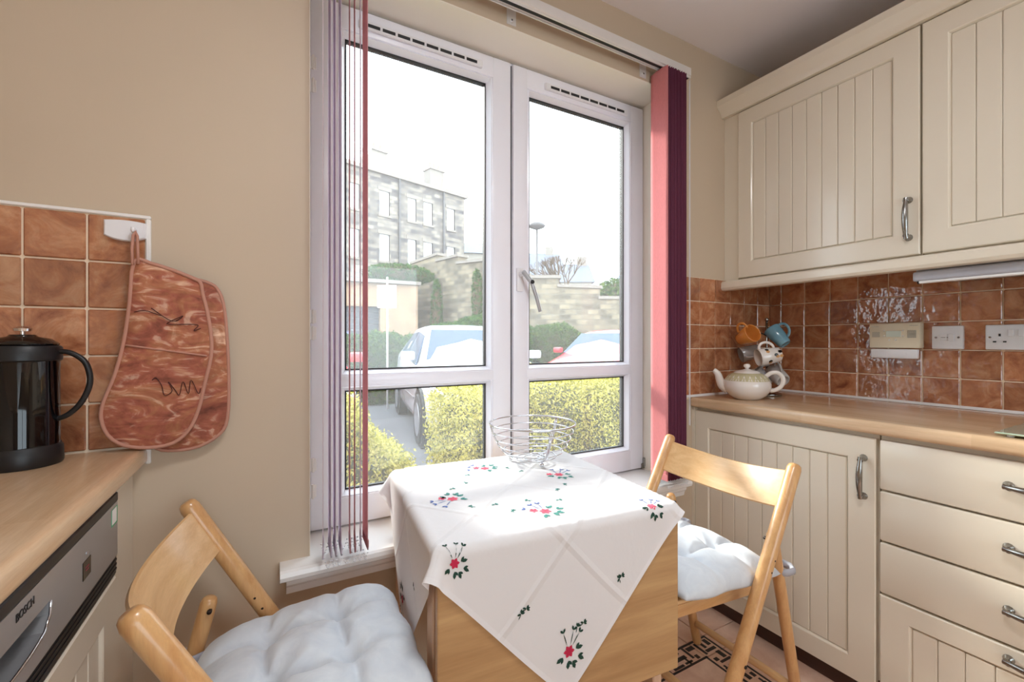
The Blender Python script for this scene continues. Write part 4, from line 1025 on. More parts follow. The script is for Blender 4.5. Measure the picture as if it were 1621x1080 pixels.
# ------------------------------------------------------------------ folding chairs and cushions
def make_chair(label):
    t = thing('folding_chair', label, 'chair', (0, 0, 0), 0, 'folding beech chairs at the table')
    for s in (-1, 1):
        b = NB(); rod(b, (0, s*.223, .80), (.437, s*.223, .004), .019, 18, .8); lg = obj('post', b, M['beech'], t, smooth=True)
        b = NB()
        for f in (.30, .335): 
            p = Vector((.437*f, s*.223, .80*(1-f))); rod(b, p+Vector((0, -.0195, 0)), p+Vector((0, .0195, 0)), .0032, 8)
        p = Vector((.437*.60, s*.223, .80*.40)); rod(b, p+Vector((0, -.0215, 0)), p+Vector((0, .0215, 0)), .005, 10)
        obj('screw', b, M['dark_screw'], lg, smooth=True)
        b = NB(); rod(b, (.0485, s*.184, .598), (-.098, s*.184, .004), .0165, 16, .8); obj('rear_leg', b, M['beech'], t, smooth=True)
        b = NB(); rod(b, (.0485-.0, s*.160, .575), (.0485, s*.204, .575), .005, 8); obj('bolt', b, M['dark_screw'], t, smooth=True)
        b = NB(); mt = Matrix.Translation((.245, s*.150, .452)) @ Matrix.Rotation(-math.atan2(.034, .4), 4, 'Y'); box(b, -.20, .180, -.014, .014, -.017, .017, .004, 2, mat=mt); obj('seat_rail', b, M['beech_x'], t, smooth=True, auto=40)
    for k in range(6):
        mt = Matrix.Translation((.245, 0, .474)) @ Matrix.Rotation(-math.atan2(.034, .4), 4, 'Y'); x = -.176+.066*k
        b = NB(); box(b, x-.025, x+.025, -.164, .164, -.005, .005, .002, mat=mt); obj('slat', b, M['beech_y'], t)
    # bent plywood backrest between the posts
    bm = NB(); n = 20; rows = []
    sl = Vector((.437, 0, -.796)).normalized(); nr = Vector((.796, 0, .437)).normalized()
    for k in range(n+1):
        y = -.216+.432*k/n; q = (2*k/n-1); bow = -.058*(1-q*q)
        c0 = Vector((0.012, y, .782))+nr*bow*1.0
        hh = .112
        A_ = c0; B_ = c0+sl*hh
        rows.append([bm.verts.new(A_+nr*.005+sl*.003), bm.verts.new(A_+nr*.001), bm.verts.new(A_-nr*.005+sl*.003), bm.verts.new(B_-nr*.005-sl*.003), bm.verts.new(B_-nr*.001), bm.verts.new(B_+nr*.005-sl*.003)])
    for A_, B_ in zip(rows, rows[1:]):
        for k in range(6): bm.faces.new((A_[k], A_[(k+1) % 6], B_[(k+1) % 6], B_[k]))
    bm.faces.new(rows[0]); bm.faces.new(list(reversed(rows[-1])))
    obj('backrest', bm, M['beech_y'], t, smooth=True, auto=40)
    b = NB(); rod(b, (-.074, -.17, .095), (-.074, .17, .095), .0125, 12); obj('stretcher', b, M['beech_y'], t, smooth=True)
    b = NB(); rod(b, (.33, -.21, .196), (.33, .21, .196), .0125, 12); obj('stretcher', b, M['beech_y'], t, smooth=True)
    return t
ch1 = make_chair('folding beech chair on the left, its back to the dishwasher')
ch1.location = (-.163, .968, 0)
ch2 = copy_tree(ch1, None, 'folding beech chair on the right, in front of the base cabinet door')
ch2.location = (1.326, .930, 0); ch2.rotation_euler = (0, 0, R(180))
def make_cushion(label, seed, puff):
    t = thing('seat_cushion', label, 'cushion', (0, 0, 0), 0, 'tufted cushions on the folding chairs')
    rs = random.Random(seed); n = 72; a = .203; tf = .070
    bm = NB(); top_, bot_ = [], []
    for i in range(n+1):
        r1_, r2_ = [], []
        for j in range(n+1):
            u, v = 2*i/n-1, 2*j/n-1
            # gathered, slightly bowed outline
            x = a*u*(1-.05*(1-abs(v))**1.0*0-.035*(v*v)*0+.02*math.cos(v*9+seed)*abs(u)**8); y = a*v*(1+.02*math.cos(u*8+seed*2)*abs(v)**8)
            x *= 1-.04*abs(v)**4*abs(u)**4; y *= 1-.04*abs(u)**4*abs(v)**4
            e = max(0, (1-abs(u)**3.2))*max(0, (1-abs(v)**3.2)); h = puff*e**.5
            cr = 0
            for l in (-tf, tf):
                for (p_, q_) in ((x, y), (y, x)):
                    d = abs(p_-l+.006*math.sin(q_*22+seed)); near = .3+.7*math.exp(-(max(0, abs(q_)-tf)/.09)**2)
                    cr = max(cr, .46*near*math.exp(-(d/.016)**1.0))
            td = 0
            for lx_ in (-tf, tf):
                for ly_ in (-tf, tf):
                    rr_ = math.hypot(x-lx_, y-ly_); td = max(td, .86*math.exp(-(rr_/.030)**1.0))
            wob = .0022*math.sin(x*70+seed)*math.sin(y*55+seed*3)
            # radial gathers along the border
            gth = .0022*math.sin((x if abs(v) > abs(u) else y)*260+seed)*max(abs(u), abs(v))**10
            z = h*(1-max(cr, td))+(wob+gth)*(e**.3)
            r1_.append(bm.verts.new((x, y, max(z, .0005)+.004)))
            r2_.append(bm.verts.new((x, y, -.010*e**.4)) if 0 < i < n and 0 < j < n else r1_[-1])
        top_.append(r1_); bot_.append(r2_)
    for i in range(n):
        for j in range(n):
            bm.faces.new((top_[i][j], top_[i+1][j], top_[i+1][j+1], top_[i][j+1]))
            q = (bot_[i][j], bot_[i][j+1], bot_[i+1][j+1], bot_[i+1][j])
            try: bm.faces.new(q)
            except ValueError: pass
    obj('cover', bm, M['cushion'], t, smooth=True)
    for lx_ in (-tf, tf):
        for ly_ in (-tf, tf):
            b = NB(); lathe(b, [(.009, puff*.2), (.008, puff*.2+.003), (.001, puff*.2+.0045)], 14, cap=False); bmesh.ops.translate(b, verts=b.verts, vec=(lx_, ly_, .001)); obj('tuft_button', b, M['cushion'], t, smooth=True)
    for s in (-1, 1):                                                # fabric ties looped round the rear legs
        b = NB(); y = s*.184; tube(b, [(-.19, s*.176, .004), (-.212, s*.160, .010), (-.232, s*.156, .014), (-.258, s*.168, .012), (-.262, s*.190, .010), (-.245, s*.208, .008), (-.222, s*.206, .006), (-.200, s*.192, .004)], [.006]*8, 8, flat=2.0)
        obj('tie', b, M['tie'], t, smooth=True)
    return t
tilt = math.atan2(.034, .4)
cu1 = make_cushion('pale grey tufted cushion on the left folding chair', 1, .078); cu1.location = (-.163+.232, .966, .490); cu1.rotation_euler = (0, -tilt, 0)
cu2 = make_cushion('pale grey tufted cushion on the right folding chair', 4, .070); cu2.location = (1.326-.225, .930, .492); cu2.rotation_euler = Matrix.Rotation(R(180), 3, 'Z').to_euler(); cu2.rotation_euler = (Matrix.Rotation(R(180), 3, 'Z') @ Matrix.Rotation(-tilt, 3, 'Y')).to_euler()

# unseen ceiling lamp fitting, added to house the fill light
t = thing('added_ceiling_lamp', 'round white ceiling lamp, unseen, added above the camera for fill light', 'lamp', (.35, .10, CZ))
b = NB(); lathe(b, [(.22, -.001), (.22, -.05), (.20, -.06), (.05, -.062)], 40, cap=False); obj('added_lamp_housing', b, M['plastic_white'], t, smooth=True, auto=40)

# ------------------------------------------------------------------ outside
b = NB(); box(b, -60, 90, WY+WT, 120, -.35, -.10); structure('ground', b, M['asphalt'])
b = NB(); box(b, -3, 7.5, WY+WT, 4.05, -.11, -.04, .01); box(b, .5, 12, 9.6, 12.2, -.11, -.05); o = structure('planting_bed', b, M['soil'])
def leaves(bm_name, centers, size, mat, parent):
    n = len(centers); c = np.array(centers); a = np.random.randn(n, 3); a /= np.linalg.norm(a, axis=1, keepdims=True)
    q = np.random.randn(n, 3); b_ = np.cross(a, q); b_ /= np.linalg.norm(b_, axis=1, keepdims=True)
    s = size*(.6+.8*np.random.rand(n, 1))
    v = np.stack([c-a*s, c+b_*s*.45, c+a*s, c-b_*s*.45], 1).reshape(-1, 3)
    me = bpy.data.meshes.new(bm_name); me.from_pydata(v.tolist(), [], np.arange(4*n).reshape(-1, 4).tolist())
    o = link_mesh(bm_name, me, mat, parent); o['kind'] = 'stuff'; return o
def hedge(name, label, cat, x0, x1, y0, y1, zf, dens, size, mat, group=None, round_=.18):
    """clipped hedge: dark twiggy core, thousands of leaves over its lumpy skin; zf(x)=height"""
    t = thing(name, label, cat, ((x0+x1)/2, (y0+y1)/2, -.1), 0, group)
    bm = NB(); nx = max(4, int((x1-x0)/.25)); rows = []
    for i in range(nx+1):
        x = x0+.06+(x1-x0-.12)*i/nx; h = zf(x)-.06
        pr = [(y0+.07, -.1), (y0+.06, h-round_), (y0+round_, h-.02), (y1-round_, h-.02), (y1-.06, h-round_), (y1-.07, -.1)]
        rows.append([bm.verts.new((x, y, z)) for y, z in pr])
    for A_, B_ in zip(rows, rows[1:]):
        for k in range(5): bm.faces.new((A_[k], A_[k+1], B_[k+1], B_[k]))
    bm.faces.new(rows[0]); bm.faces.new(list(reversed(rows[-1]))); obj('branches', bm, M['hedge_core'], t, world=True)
    pts = []; rs = np.random
    area = (x1-x0)*((y1-y0)+2.0)+2*(y1-y0); n = int(area*dens)
    for k in range(n):
        x = rs.uniform(x0, x1); h = zf(x)+.04*math.sin(x*7)+.03*math.sin(x*17+1); f = rs.rand()
        per = (y1-y0)+2*(h+.1); s_ = f*per; jit = rs.normal(0, .028, 3)
        if s_ < h+.1: y, z = y0, -.1+s_
        elif s_ < h+.1+(y1-y0): y, z = y0+s_-h-.1, h
        else: y, z = y1, h-(s_-h-.1-(y1-y0))
        for yy in (y0, y1):                                           # round the shoulders
            dy = abs(y-yy); dz = h-z
            if dy < round_ and dz < round_:
                d = math.hypot(round_-dy, round_-dz)
                if d > round_: y = yy+(1 if yy == y0 else -1)*(round_-(round_-dy)*round_/d); z = h-round_+(round_-dz)*round_/d
        y += .05*math.sin(x*9+z*8); pts.append((x+jit[0], y+jit[1], z+jit[2]))
    for xe in (x0, x1):
        for k in range(int((y1-y0)*(zf(xe)+.1)*dens)):
            pts.append((xe+rs.normal(0, .03), rs.uniform(y0, y1), rs.uniform(-.1, zf(xe))))
    p0 = np.array(pts)-np.array(origin_of(t)); leaves('leaves', p0, size, mat, t); return t
hedge('hedge', 'yellow-green hedge seen through the lower right window panes', 'hedge', 1.16, 5.2, 2.60, 3.50, lambda x: .84-.10*max(0, 1-(x-1.16)/.4), 7000, .014, M['leaf_yellow'], 'hedges below the window')
hedge('hedge', 'yellow-green hedge behind the parted blind at lower left', 'hedge', -1.4, .76, 2.60, 3.40, lambda x: .80-.40*max(0, 1-(.76-x)/.40), 7000, .014, M['leaf_yellow'], 'hedges below the window')
hedge('hedge', 'round green clipped hedge behind the white sign pole', 'hedge', .9, 3.2, 8.75, 9.6, lambda x: 1.27, 1300, .035, M['leaf_green'], None, .35)
hedge('shrub', 'clipped bush beyond the red car', 'bush', 6.35, 8.2, 10.0, 11.0, lambda x: 1.62-.35*((x-7.2)/1.0)**2, 900, .04, M['leaf_green'], None, .4)
hedge('shrub', 'low green bush along the foot of the stone wall', 'bush', 3.6, 6.1, 9.9, 11.2, lambda x: 1.62+.12*math.sin(x*3), 1100, .045, M['leaf_ivy'], None, .4)
def quad_uv(bm, pts, uvl_, scale=1.0):
    vs = [bm.verts.new(p) for p in pts]; f = bm.faces.new(vs); return f
def wall_block(parent, name, p0, p1, z0, z1a, z1b, th, mat, cap=None):
    """upright masonry block from p0 to p1 (xy), top from z1a to z1b; uv in metres"""
    bm = NB(); uv = bm.loops.layers.uv.new('UVMap'); p0, p1 = Vector((p0[0], p0[1], 0)), Vector((p1[0], p1[1], 0)); d = (p1-p0); L = d.length; d.normalize(); nr = Vector((-d.y, d.x, 0))*th
    Zs = Vector((0, 0, 1))
    v = [p0+Zs*z0, p1+Zs*z0, p1+Zs*z1b, p0+Zs*z1a]; w_ = [q+nr for q in v]
    vv = [bm.verts.new(q) for q in v+w_]
    for ix in ((0, 1, 2, 3), (5, 4, 7, 6), (3, 2, 6, 7), (1, 5, 6, 2), (4, 0, 3, 7)):
        f = bm.faces.new([vv[i] for i in ix])
        for lp_ in f.loops:
            co = lp_.vert.co; lp_[uv].uv = ((co-p0).dot(d)+(co-p0).dot(nr.normalized()), co.z)
    org = origin_of(parent) if parent else Vector((0, 0, 0))
    bmesh.ops.translate(bm, verts=bm.verts, vec=-org)
    o = obj(name, bm, mat, parent)
    if cap:
        bm = NB(); e = .06
        q = [p0-d*e+Zs*z1a-nr.normalized()*e, p1+d*e+Zs*z1b-nr.normalized()*e, p1+d*e+Zs*z1b+nr+nr.normalized()*e, p0-d*e+Zs*z1a+nr+nr.normalized()*e]
        lo = [bm.verts.new(x-org) for x in q]; hi = [bm.verts.new(x-org+Zs*.10) for x in q]
        bm.faces.new(lo); bm.faces.new(hi)
        for k in range(4): bm.faces.new((lo[k], lo[(k+1) % 4], hi[(k+1) % 4], hi[k]))
        obj('coping', bm, cap, parent)
    return o
gw = thing('garden_wall', 'tall stepped rubble stone wall behind the parked cars', 'wall', (6.5, 13.5, -.1))
segs = [((5.1, 17.75), (5.68, 16.29), 4.32, 4.50), ((5.68, 16.29), (6.01, 14.96), 4.25, 4.25), ((6.01, 14.96), (6.83, 12.79), 3.98, 3.88), ((6.83, 12.79), (7.53, 12.41), 3.30, 3.30), ((7.53, 12.41), (8.39, 11.93), 3.24, 3.24), ((8.39, 11.93), (9.58, 11.27), 2.95, 2.90), ((9.58, 11.27), (14.0, 8.6), 2.55, 2.50)]
for p0, p1, za, zb in segs: wall_block(gw, 'masonry', p0, p1, -.1, za, zb, .4, M['rubble'], M['stone_trim'])
gb = thing('garage_block', 'low buff brick garage block with a dark shutter behind the sign', 'building', (3.0, 16.0, -.1))
wall_block(gb, 'brick_wall', (3.42, 15.85), (4.75, 15.75), -.1, 3.22, 3.25, 1.9, M['brick'])
wall_block(gb, 'brick_wall', (-3.0, 16.3), (.6, 16.1), -.1, 3.2, 3.2, 1.9, M['brick'])
wall_block(gb, 'brick_wall', (.6, 16.1), (3.42, 15.85), 2.38, 3.2, 3.22, 1.9, M['brick'])
b = NB(); 
for k in range(12): box(b, .6, 3.45, 16.22, 16.26, -.1+k*.207, .10+k*.207, .01)
obj('shutter', b, M['garage'], gb, world=True)
b = NB(); box(b, -3, 4.85, 15.65, 18, 3.2, 3.33, .01); obj('flat_roof', b, M['stone_trim'], gb, world=True)
def blob_leaves(name, label, cat, c, rad, n, size, mat, parent=None):
    t = thing(name, label, cat, c)
    p_ = np.random.randn(n, 3); p_ /= np.linalg.norm(p_, axis=1, keepdims=True); p_ *= (np.random.rand(n, 1)**.25); p_ *= np.array(rad)
    leaves('leaves', p_, size, mat, t)
    bm = NB(); bmesh.ops.create_icosphere(bm, subdivisions=2, radius=1.0, matrix=Matrix.Diagonal((rad[0]*.8, rad[1]*.8, rad[2]*.8, 1))); obj('branches', bm, M['twig'], t); return t
blob_leaves('climbing_ivy', 'leafy ivy spilling over the roof of the garage block', 'ivy', (4.2, 16.2, 3.62), (1.35, .5, .42), 3500, .06, M['leaf_ivy'])
blob_leaves('climbing_ivy', 'narrow dark green ivy column climbing the stone wall', 'ivy', (5.35, 15.4, 2.0), (.22, .3, 1.5), 1500, .06, M['leaf_ivy'])
blob_leaves('climbing_ivy', 'pale ivy patch near the top of the left stone wall section', 'ivy', (6.2, 13.7, 2.6), (.16, .3, 1.1), 900, .06, M['leaf_ivy'])
blob_leaves('evergreen_bush', 'dark bush rising over the lower end of the stone wall', 'bush', (12.0, 13.2, 2.7), (1.0, .8, .95), 3000, .09, M['leaf_green'])
blob_leaves('ground_plants', 'bright green plants at the foot of the wall left of the red car', 'plants', (5.6, 8.6, .25), (.7, .5, .38), 1800, .05, M['leaf_yellow'])
# bare tree
t = thing('bare_tree', 'bare branched tree standing beyond the stone wall', 'tree', (13.0, 17.95, -.1)); rs = random.Random(2); b = NB()
def branch(p, d, L, r, lv):
    q = p+d*L; tube(b, [p, (p+q)/2+Vector((rs.uniform(-.1, .1)*L, rs.uniform(-.1, .1)*L, 0)), q], [r, r*.8, r*.6], 6, caps=False)
    if lv == 0: return
    for k in range(4): branch(q, (d+Vector((rs.uniform(-.8, .8), rs.uniform(-.8, .8), rs.uniform(0, .6)))).normalized(), L*.62, r*.6, lv-1)
branch(Vector((0, 0, 0)), Vector((0, 0, 1)), 2.4, .12, 4); obj('branches', b, M['twig'], t)

# tenement: stone front with sash windows
tn = thing('tenement', 'four storey stone tenement building with chimneys seen through the left window', 'building', (8.85, 32.82, -.1))
A0 = Vector((-8, 45.7, 0)); 
d_t = Vector((math.sin(R(73.9)), math.cos(R(73.9)), 0)); P0 = Vector((8.85, 32.82, 0))
def tp(s, z, o_=0.0): 
    nr = Vector((-d_t.y, d_t.x, 0)); p = P0+d_t*s+nr*(-o_); return Vector((p.x, p.y, z))   # o_ >0 = towards viewer
H_T = 13.3
def facade_px(px):   # along-wall coordinate seen at azimuth of this photo column
    u = (px-810.5)/691; dx, dy = .4842+.875*u, .875-.4842*u
    # solve P0 + d*s = k*(dx,dy)
    det = d_t.x*(-dy)-(-dx)*d_t.y; return ((-P0.x)*(-dy)-(-dx)*(-P0.y))/det
s_end = facade_px(735); s_beg = -24
bm = NB(); uv = bm.loops.layers.uv.new('UVMap')
wins = []
cols = [(facade_px(a), facade_px(b_)) for a, b_ in ((553, 569), (601, 617), (646, 659), (671, 685), (708, 720))]
rowsz = [(10.35, 12.1), (7.0, 8.95), (3.8, 5.6), (.8, 2.5)]
xs = sorted({s_beg, s_end} | {x for c_ in cols for x in c_} | {-10.5, -9.2, -14.5, -13.2, -19, -17.7})
zs = sorted({-.1, H_T} | {z for r_ in rowsz for z in r_})
allc = cols+[(-10.5, -9.2), (-14.5, -13.2), (-19, -17.7)]
org = origin_of(tn)
for i in range(len(xs)-1):
    for j in range(len(zs)-1):
        xm, zm = (xs[i]+xs[i+1])/2, (zs[j]+zs[j+1])/2
        hole = any(a < xm < b_ for a, b_ in allc) and any(a < zm < b_ for a, b_ in rowsz)
        o_ = 0
        if hole: continue
        q = [(xs[i], zs[j]), (xs[i+1], zs[j]), (xs[i+1], zs[j+1]), (xs[i], zs[j+1])]
        f = bm.faces.new([bm.verts.new(tp(a, z)-org) for a, z in q])
        for lp_, (a, z) in zip(f.loops, q): lp_[uv].uv = (a, z)
bmesh.ops.remove_doubles(bm, verts=bm.verts, dist=.001)
# side and back faces
for (a, o1, b_, o2) in ((s_end, 0, s_end, -9), (s_beg, -9, s_beg, 0), (s_end, -9, s_beg, -9)):
    f = bm.faces.new([bm.verts.new(tp(a, -.1, o1)-org), bm.verts.new(tp(b_, -.1, o2)-org), bm.verts.new(tp(b_, H_T, o2)-org), bm.verts.new(tp(a, H_T, o1)-org)])
    for lp_, q in zip(f.loops, ((0, 0), (9, 0), (9, H_T), (0, H_T))): lp_[uv].uv = q
obj('stone_wall', bm, M['tenement'], tn)
def tbox(bm, s0, s1, o0, o1, z0, z1):
    v = [bm.verts.new(tp(s, z, o)-org) for z in (z0, z1) for s, o in ((s0, o0), (s1, o0), (s1, o1), (s0, o1))]
    for ix in ((0, 1, 2, 3), (4, 5, 6, 7), (0, 1, 5, 4), (1, 2, 6, 5), (2, 3, 7, 6), (3, 0, 4, 7)): bm.faces.new([v[i] for i in ix])
for a, b_ in allc:
    for z0, z1 in rowsz:
        bm = NB(); t_ = .09
        tbox(bm, a, b_, -.12, -.2, z0, z0+t_); tbox(bm, a, b_, -.12, -.2, z1-t_, z1); tbox(bm, a, a+t_, -.12, -.2, z0, z1); tbox(bm, b_-t_, b_, -.12, -.2, z0, z1); tbox(bm, a, b_, -.10, -.2, (z0+z1)/2-.05, (z0+z1)/2+.05)
        wf = obj('window', bm, M['sash_white'], tn)
        bm = NB(); tbox(bm, a, b_, -.16, -.19, z0, z1); obj('pane', bm, M['pane_far'], wf)
        bm = NB(); tbox(bm, a-.12, b_+.12, .08, -.15, z0-.16, z0); tbox(bm, a-.15, b_+.15, .03, -.1, z1, z1+.28); obj('sill', bm, M['stone_trim'], wf)
bm = NB(); tbox(bm, s_beg-.2, s_end+.2, .25, -9.2, H_T-.05, H_T+.22); obj('cornice', bm, M['stone_trim'], tn)
bm = NB(); v = [tp(s_beg, H_T+.2, 0), tp(s_end, H_T+.2, 0), tp(s_end, H_T+2.2, -4.5), tp(s_beg, H_T+2.2, -4.5), tp(s_end, H_T+.2, -9), tp(s_beg, H_T+.2, -9)]
v = [bm.verts.new(q-org) for q in v]; bm.faces.new((v[0], v[1], v[2], v[3])); bm.faces.new((v[3], v[2], v[4], v[5])); bm.faces.new((v[1], v[4], v[2])); bm.faces.new((v[0], v[3], v[5])); obj('roof', bm, M['slate'], tn)
for s0, w_ in ((facade_px(603), 1.7), (facade_px(706), 1.4), (-13, 1.8)):
    bm = NB(); tbox(bm, s0, s0+w_, -2.2, -3.2, H_T+.8, H_T+2.6); tbox(bm, s0-.08, s0+w_+.08, -2.1, -3.3, H_T+2.6, H_T+2.75); chm = obj('chimney', bm, M['stone_trim'], tn)
    for k in range(3):
        bm = NB(); q = tp(s0+w_*(k+.5)/3, H_T+2.75, -2.7)-org; lathe(bm, [(.14, 0), (.11, .5), (.13, .55)], 10, Matrix.Translation(q)); obj('chimney_pot', bm, M['brick'], chm)
for px in (631.5, 701.5):
    s0 = facade_px(px); bm = NB(); tbox(bm, s0-.06, s0+.06, .16, .03, 0, H_T); obj('downpipe', bm, M['pipe'], tn)
def house(label, x, y, wx, wy, hz, rz, rot=0, mat='render_cream'):
    t = thing('house', label, 'building', (x, y, -.1), R(rot), 'pale houses beyond the stone wall')
    b = NB(); box(b, -wx/2, wx/2, -wy/2, wy/2, 0, hz); obj('wall', b, M[mat], t)
    b = NB(); e = .3; v = [b.verts.new(q) for q in ((-wx/2-e, -wy/2-e, hz), (wx/2+e, -wy/2-e, hz), (wx/2+e, wy/2+e, hz), (-wx/2-e, wy/2+e, hz), (-wx/2, 0, hz+rz), (wx/2, 0, hz+rz))]
    for ix in ((0, 1, 5, 4), (2, 3, 4, 5), (0, 4, 3), (1, 2, 5), (3, 2, 1, 0)): b.faces.new([v[i] for i in ix])
    obj('roof', b, M['slate'], t)
    for k in range(3):
        xx = -wx/2+wx*(k+.5)/3; b = NB(); box(b, xx-.5, xx+.5, -wy/2-.03, -wy/2+.05, hz-2.3, hz-1.0, .01); wf = obj('window', b, M['sash_white'], t)
        b = NB(); box(b, xx-.42, xx+.42, -wy/2-.05, -wy/2-.03, hz-2.2, hz-1.1); obj('pane', b, M['pane_far'], wf)
    b = NB(); box(b, wx/4, wx/4+1, -.3, .4, hz+rz-.6, hz+rz+.8); obj('chimney', b, M['stone_trim'], t)
house('pale house with long slate roof beyond the wall, left of the bare tree', 30, 49, 7.5, 7, 9.4, 3.4, -20)
house('lower pale house with grey slate roof behind the bare tree', 29.5, 40.5, 5, 5, 7.6, 2.4, -30)
house('pale house with slate roof beyond the wall, right of the bare tree', 36.8, 34.6, 5.5, 5.5, 7.8, 3.0, -60)
house('cream rendered building beside the right end of the tenement', 19.2, 39.6, 5.5, 6, 9.4, 1.6, -16)
t = thing('street_lamp', 'tall slim street lamp seen against the sky in the right window', 'street lamp', (8.01, 12.71, -.1))
b = NB(); tube(b, [(0, 0, 0), (0, 0, 2.5), (0, 0, 5.1)], [.06, .045, .035], 10); obj('pole', b, M['pipe'], t, smooth=True)
b = NB(); lathe(b, [(.05, 5.08), (.26, 5.16), (.30, 5.22), (.2, 5.30), (.02, 5.33)], 20); obj('lamp_head', b, M['pipe'], t, smooth=True)
t = thing('parking_sign', 'blank white sign board on a white pole behind the white car', 'sign', (1.88, 8.13, -.1), R(-25)); t.scale = (.9, .9, .9)
b = NB(); tube(b, [(0, 0, 0), (0, 0, 1.2), (0, 0, 2.7)], .018, 10); obj('pole', b, M['sign'], t, smooth=True)
b = NB(); box(b, -.19, .19, -.05, -.03, 2.07, 2.53, .004); obj('board', b, M['sign'], t)

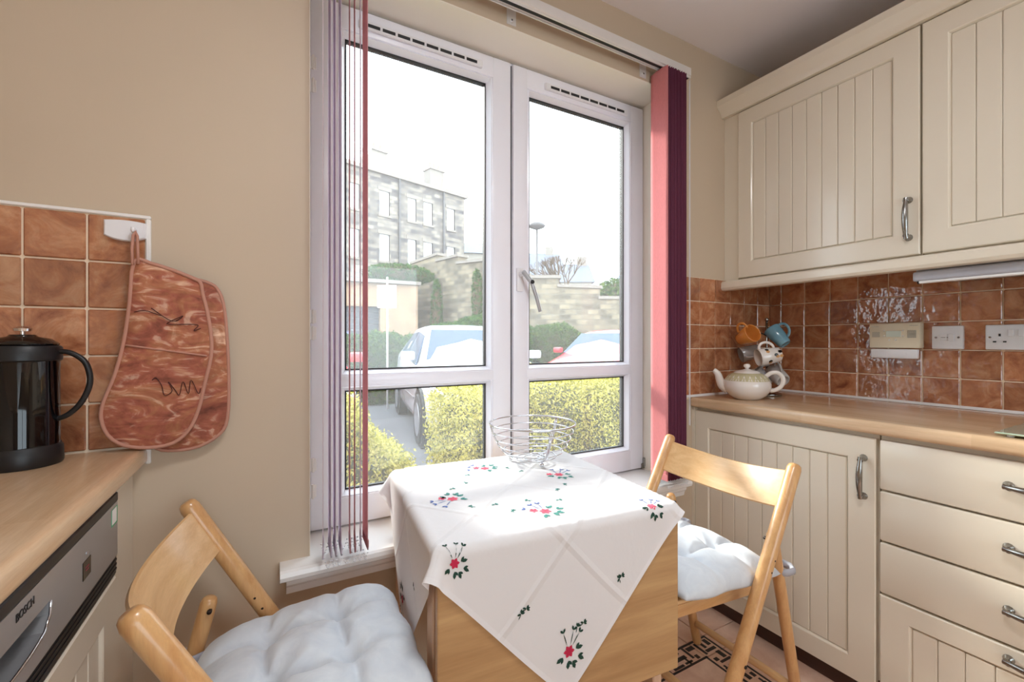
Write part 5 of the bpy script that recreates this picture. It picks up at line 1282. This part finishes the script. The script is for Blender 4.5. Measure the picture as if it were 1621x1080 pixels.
# cars
def make_car(label, mat, group=None):
    t = thing('car', label, 'car', (0, 0, 0), 0, group)
    # stations along x (front = 0): half width, bottom, belt, top z, top half width
    S = [(0.0, .62, .28, .58, .62, .50), (.10, .76, .22, .64, .72, .62), (.45, .83, .20, .76, .86, .66), (1.05, .85, .20, .86, .99, .68),
         (1.20, .855, .20, .90, 1.02, .70), (1.85, .86, .20, .93, 1.43, .57), (2.35, .86, .20, .95, 1.50, .58), (3.05, .86, .20, .98, 1.48, .57), (3.55, .85, .20, 1.0, 1.40, .55), (3.90, .82, .22, 1.0, 1.06, .66), (4.02, .74, .28, .80, .84, .60)]
    bm = NB(); rows = []
    for x, hw, zb, zl, zt, tw in S:
        pts = [(-hw*.92, zb), (-hw, zb+.15), (-hw, (zb+zl)/2+.1), (-hw*.97, zl), (-tw, zt-.03), (-tw*.8, zt), (0, zt+.015), (tw*.8, zt), (tw, zt-.03), (hw*.97, zl), (hw, (zb+zl)/2+.1), (hw, zb+.15), (hw*.92, zb)]
        rows.append([bm.verts.new((x, y, z)) for y, z in pts])
    for A_, B_ in zip(rows, rows[1:]):
        for k in range(12): bm.faces.new((A_[k], A_[k+1], B_[k+1], B_[k]))
        bm.faces.new((A_[12], A_[0], B_[0], B_[12]))
    bm.faces.new(rows[0]); bm.faces.new(list(reversed(rows[-1])))
    obj('body', bm, mat, t, smooth=True, auto=38)
    def lerp(a, b_, f): return tuple(a[i]+(b_[i]-a[i])*f for i in range(len(a)))
    def P_(i, k, dy=0.0): v = rows_co[i][k]; return Vector(v)
    rows_co = [[(x, y, z) for y, z in [(-hw*.97, zl), (-tw, zt-.03), (tw, zt-.03), (hw*.97, zl)]] for x, hw, zb, zl, zt, tw in S]
    def panel(name, q, mt_, off):
        bm = NB(); q = [Vector(a) for a in q]; nrm = (q[1]-q[0]).cross(q[2]-q[0]).normalized()
        c_ = sum(q, Vector())/len(q); ref = Vector((2.2, 0, .7)); 
        if nrm.dot(c_-ref) < 0: nrm = -nrm
        A_ = [bm.verts.new(p+nrm*off) for p in q]; B_ = [bm.verts.new(p-nrm*.01) for p in q]; n = len(q)
        bm.faces.new(A_); bm.faces.new(B_)
        for k in range(n): bm.faces.new((A_[k], A_[(k+1) % n], B_[(k+1) % n], B_[k]))
        return obj(name, bm, mt_, t)
    # windscreen, rear screen
    a = rows_co[4]; c_ = rows_co[5]
    panel('windscreen', [(1.24, -.70, 1.0), (1.24, .70, 1.0), (1.80, .54, 1.405), (1.80, -.54, 1.405)], M['car_glass'], .022)
    panel('rear_screen', [(3.60, -.52, 1.36), (3.60, .52, 1.36), (3.88, .60, 1.07), (3.88, -.60, 1.07)], M['car_glass'], .02)
    for s in (-1, 1):
        def sp_(x, f):
            for i in range(len(S)-1):
                if S[i][0] <= x <= S[i+1][0]:
                    q = lerp(S[i], S[i+1], (x-S[i][0])/(S[i+1][0]-S[i][0])); break
            y0_, z0_ = q[1]*.97, q[3]; y1_, z1_ = q[5], q[4]-.03
            return (x, s*(y0_+(y1_-y0_)*f), z0_+(z1_-z0_)*f)
        panel('side_window', [sp_(1.42, .10), sp_(2.30, .10), sp_(2.30, .86), sp_(1.90, .84)], M['car_glass'], .012)
        panel('side_window', [sp_(2.40, .10), sp_(3.30, .12), sp_(3.10, .86), sp_(2.40, .86)], M['car_glass'], .012)
        for x in (.80, 3.30):
            m4 = Matrix.Translation((x, s*.80, .31)) @ Matrix.Rotation(R(90), 4, 'X')
            b = NB(); lathe(b, [(.375, -.068), (.375, .068)], 28, m4); obj('wheel_arch', b, M['black_matt'], t)
            b = NB(); lathe(b, [(.20, -.085), (.29, -.085), (.31, -.06), (.31, .06), (.29, .085), (.20, .085)], 28, m4); wl = obj('wheel', b, M['tyre'], t, smooth=True, auto=40)
            b = NB(); lathe(b, [(.05, -.095), (.20, -.088), (.21, -.05), (.21, .05), (.20, .088), (.05, .095)], 20, m4); obj('rim', b, M['alloy'], wl, smooth=True, auto=40)
        b = NB(); box(b, 1.34, 1.50, s*.92-.09, s*.92+.09, 1.0, 1.12, .03, 2); obj('wing_mirror', b, mat, t, smooth=True, auto=40)
        panel('headlamp', [(.04, s*.66, .60), (.12, s*.76, .62), (.42, s*.82, .76), (.30, s*.62, .80), (.06, s*.45, .66)], M['lamp_clear'], .012)
        b = NB(); box(b, 1.25, 3.15, s*.863-.006, s*.863+.006, .50, .53, .004); obj('door_moulding', b, M['grey_print'], t)
    b = NB(); box(b, -.012, .03, -.40, .40, .34, .48, .01); obj('grille', b, M['black_matt'], t)
    return t
c1 = make_car('white hatchback parked facing the window, behind the hedge gap', M['car_white']); c1.location = (2.50, 4.25, -.1); c1.rotation_euler = (0, 0, R(90-8.7)); c1.location = (2.30, 4.25, -.1)
c2 = make_car('red car parked beyond the hedge in the right window', M['car_red']); c2.location = (4.66, 6.35, -.1); c2.rotation_euler = (0, 0, R(28))
c3 = make_car('blue car parked in front of the dark garage shutter', M['car_blue']); c3.location = (3.9, 12.6, -.05); c3.rotation_euler = (0, 0, R(172))
c4 = make_car('red car mostly hidden behind the parted blind at the left', M['car_red']); c4.location = (-.10, 4.2, -.1); c4.rotation_euler = (0, 0, R(86))
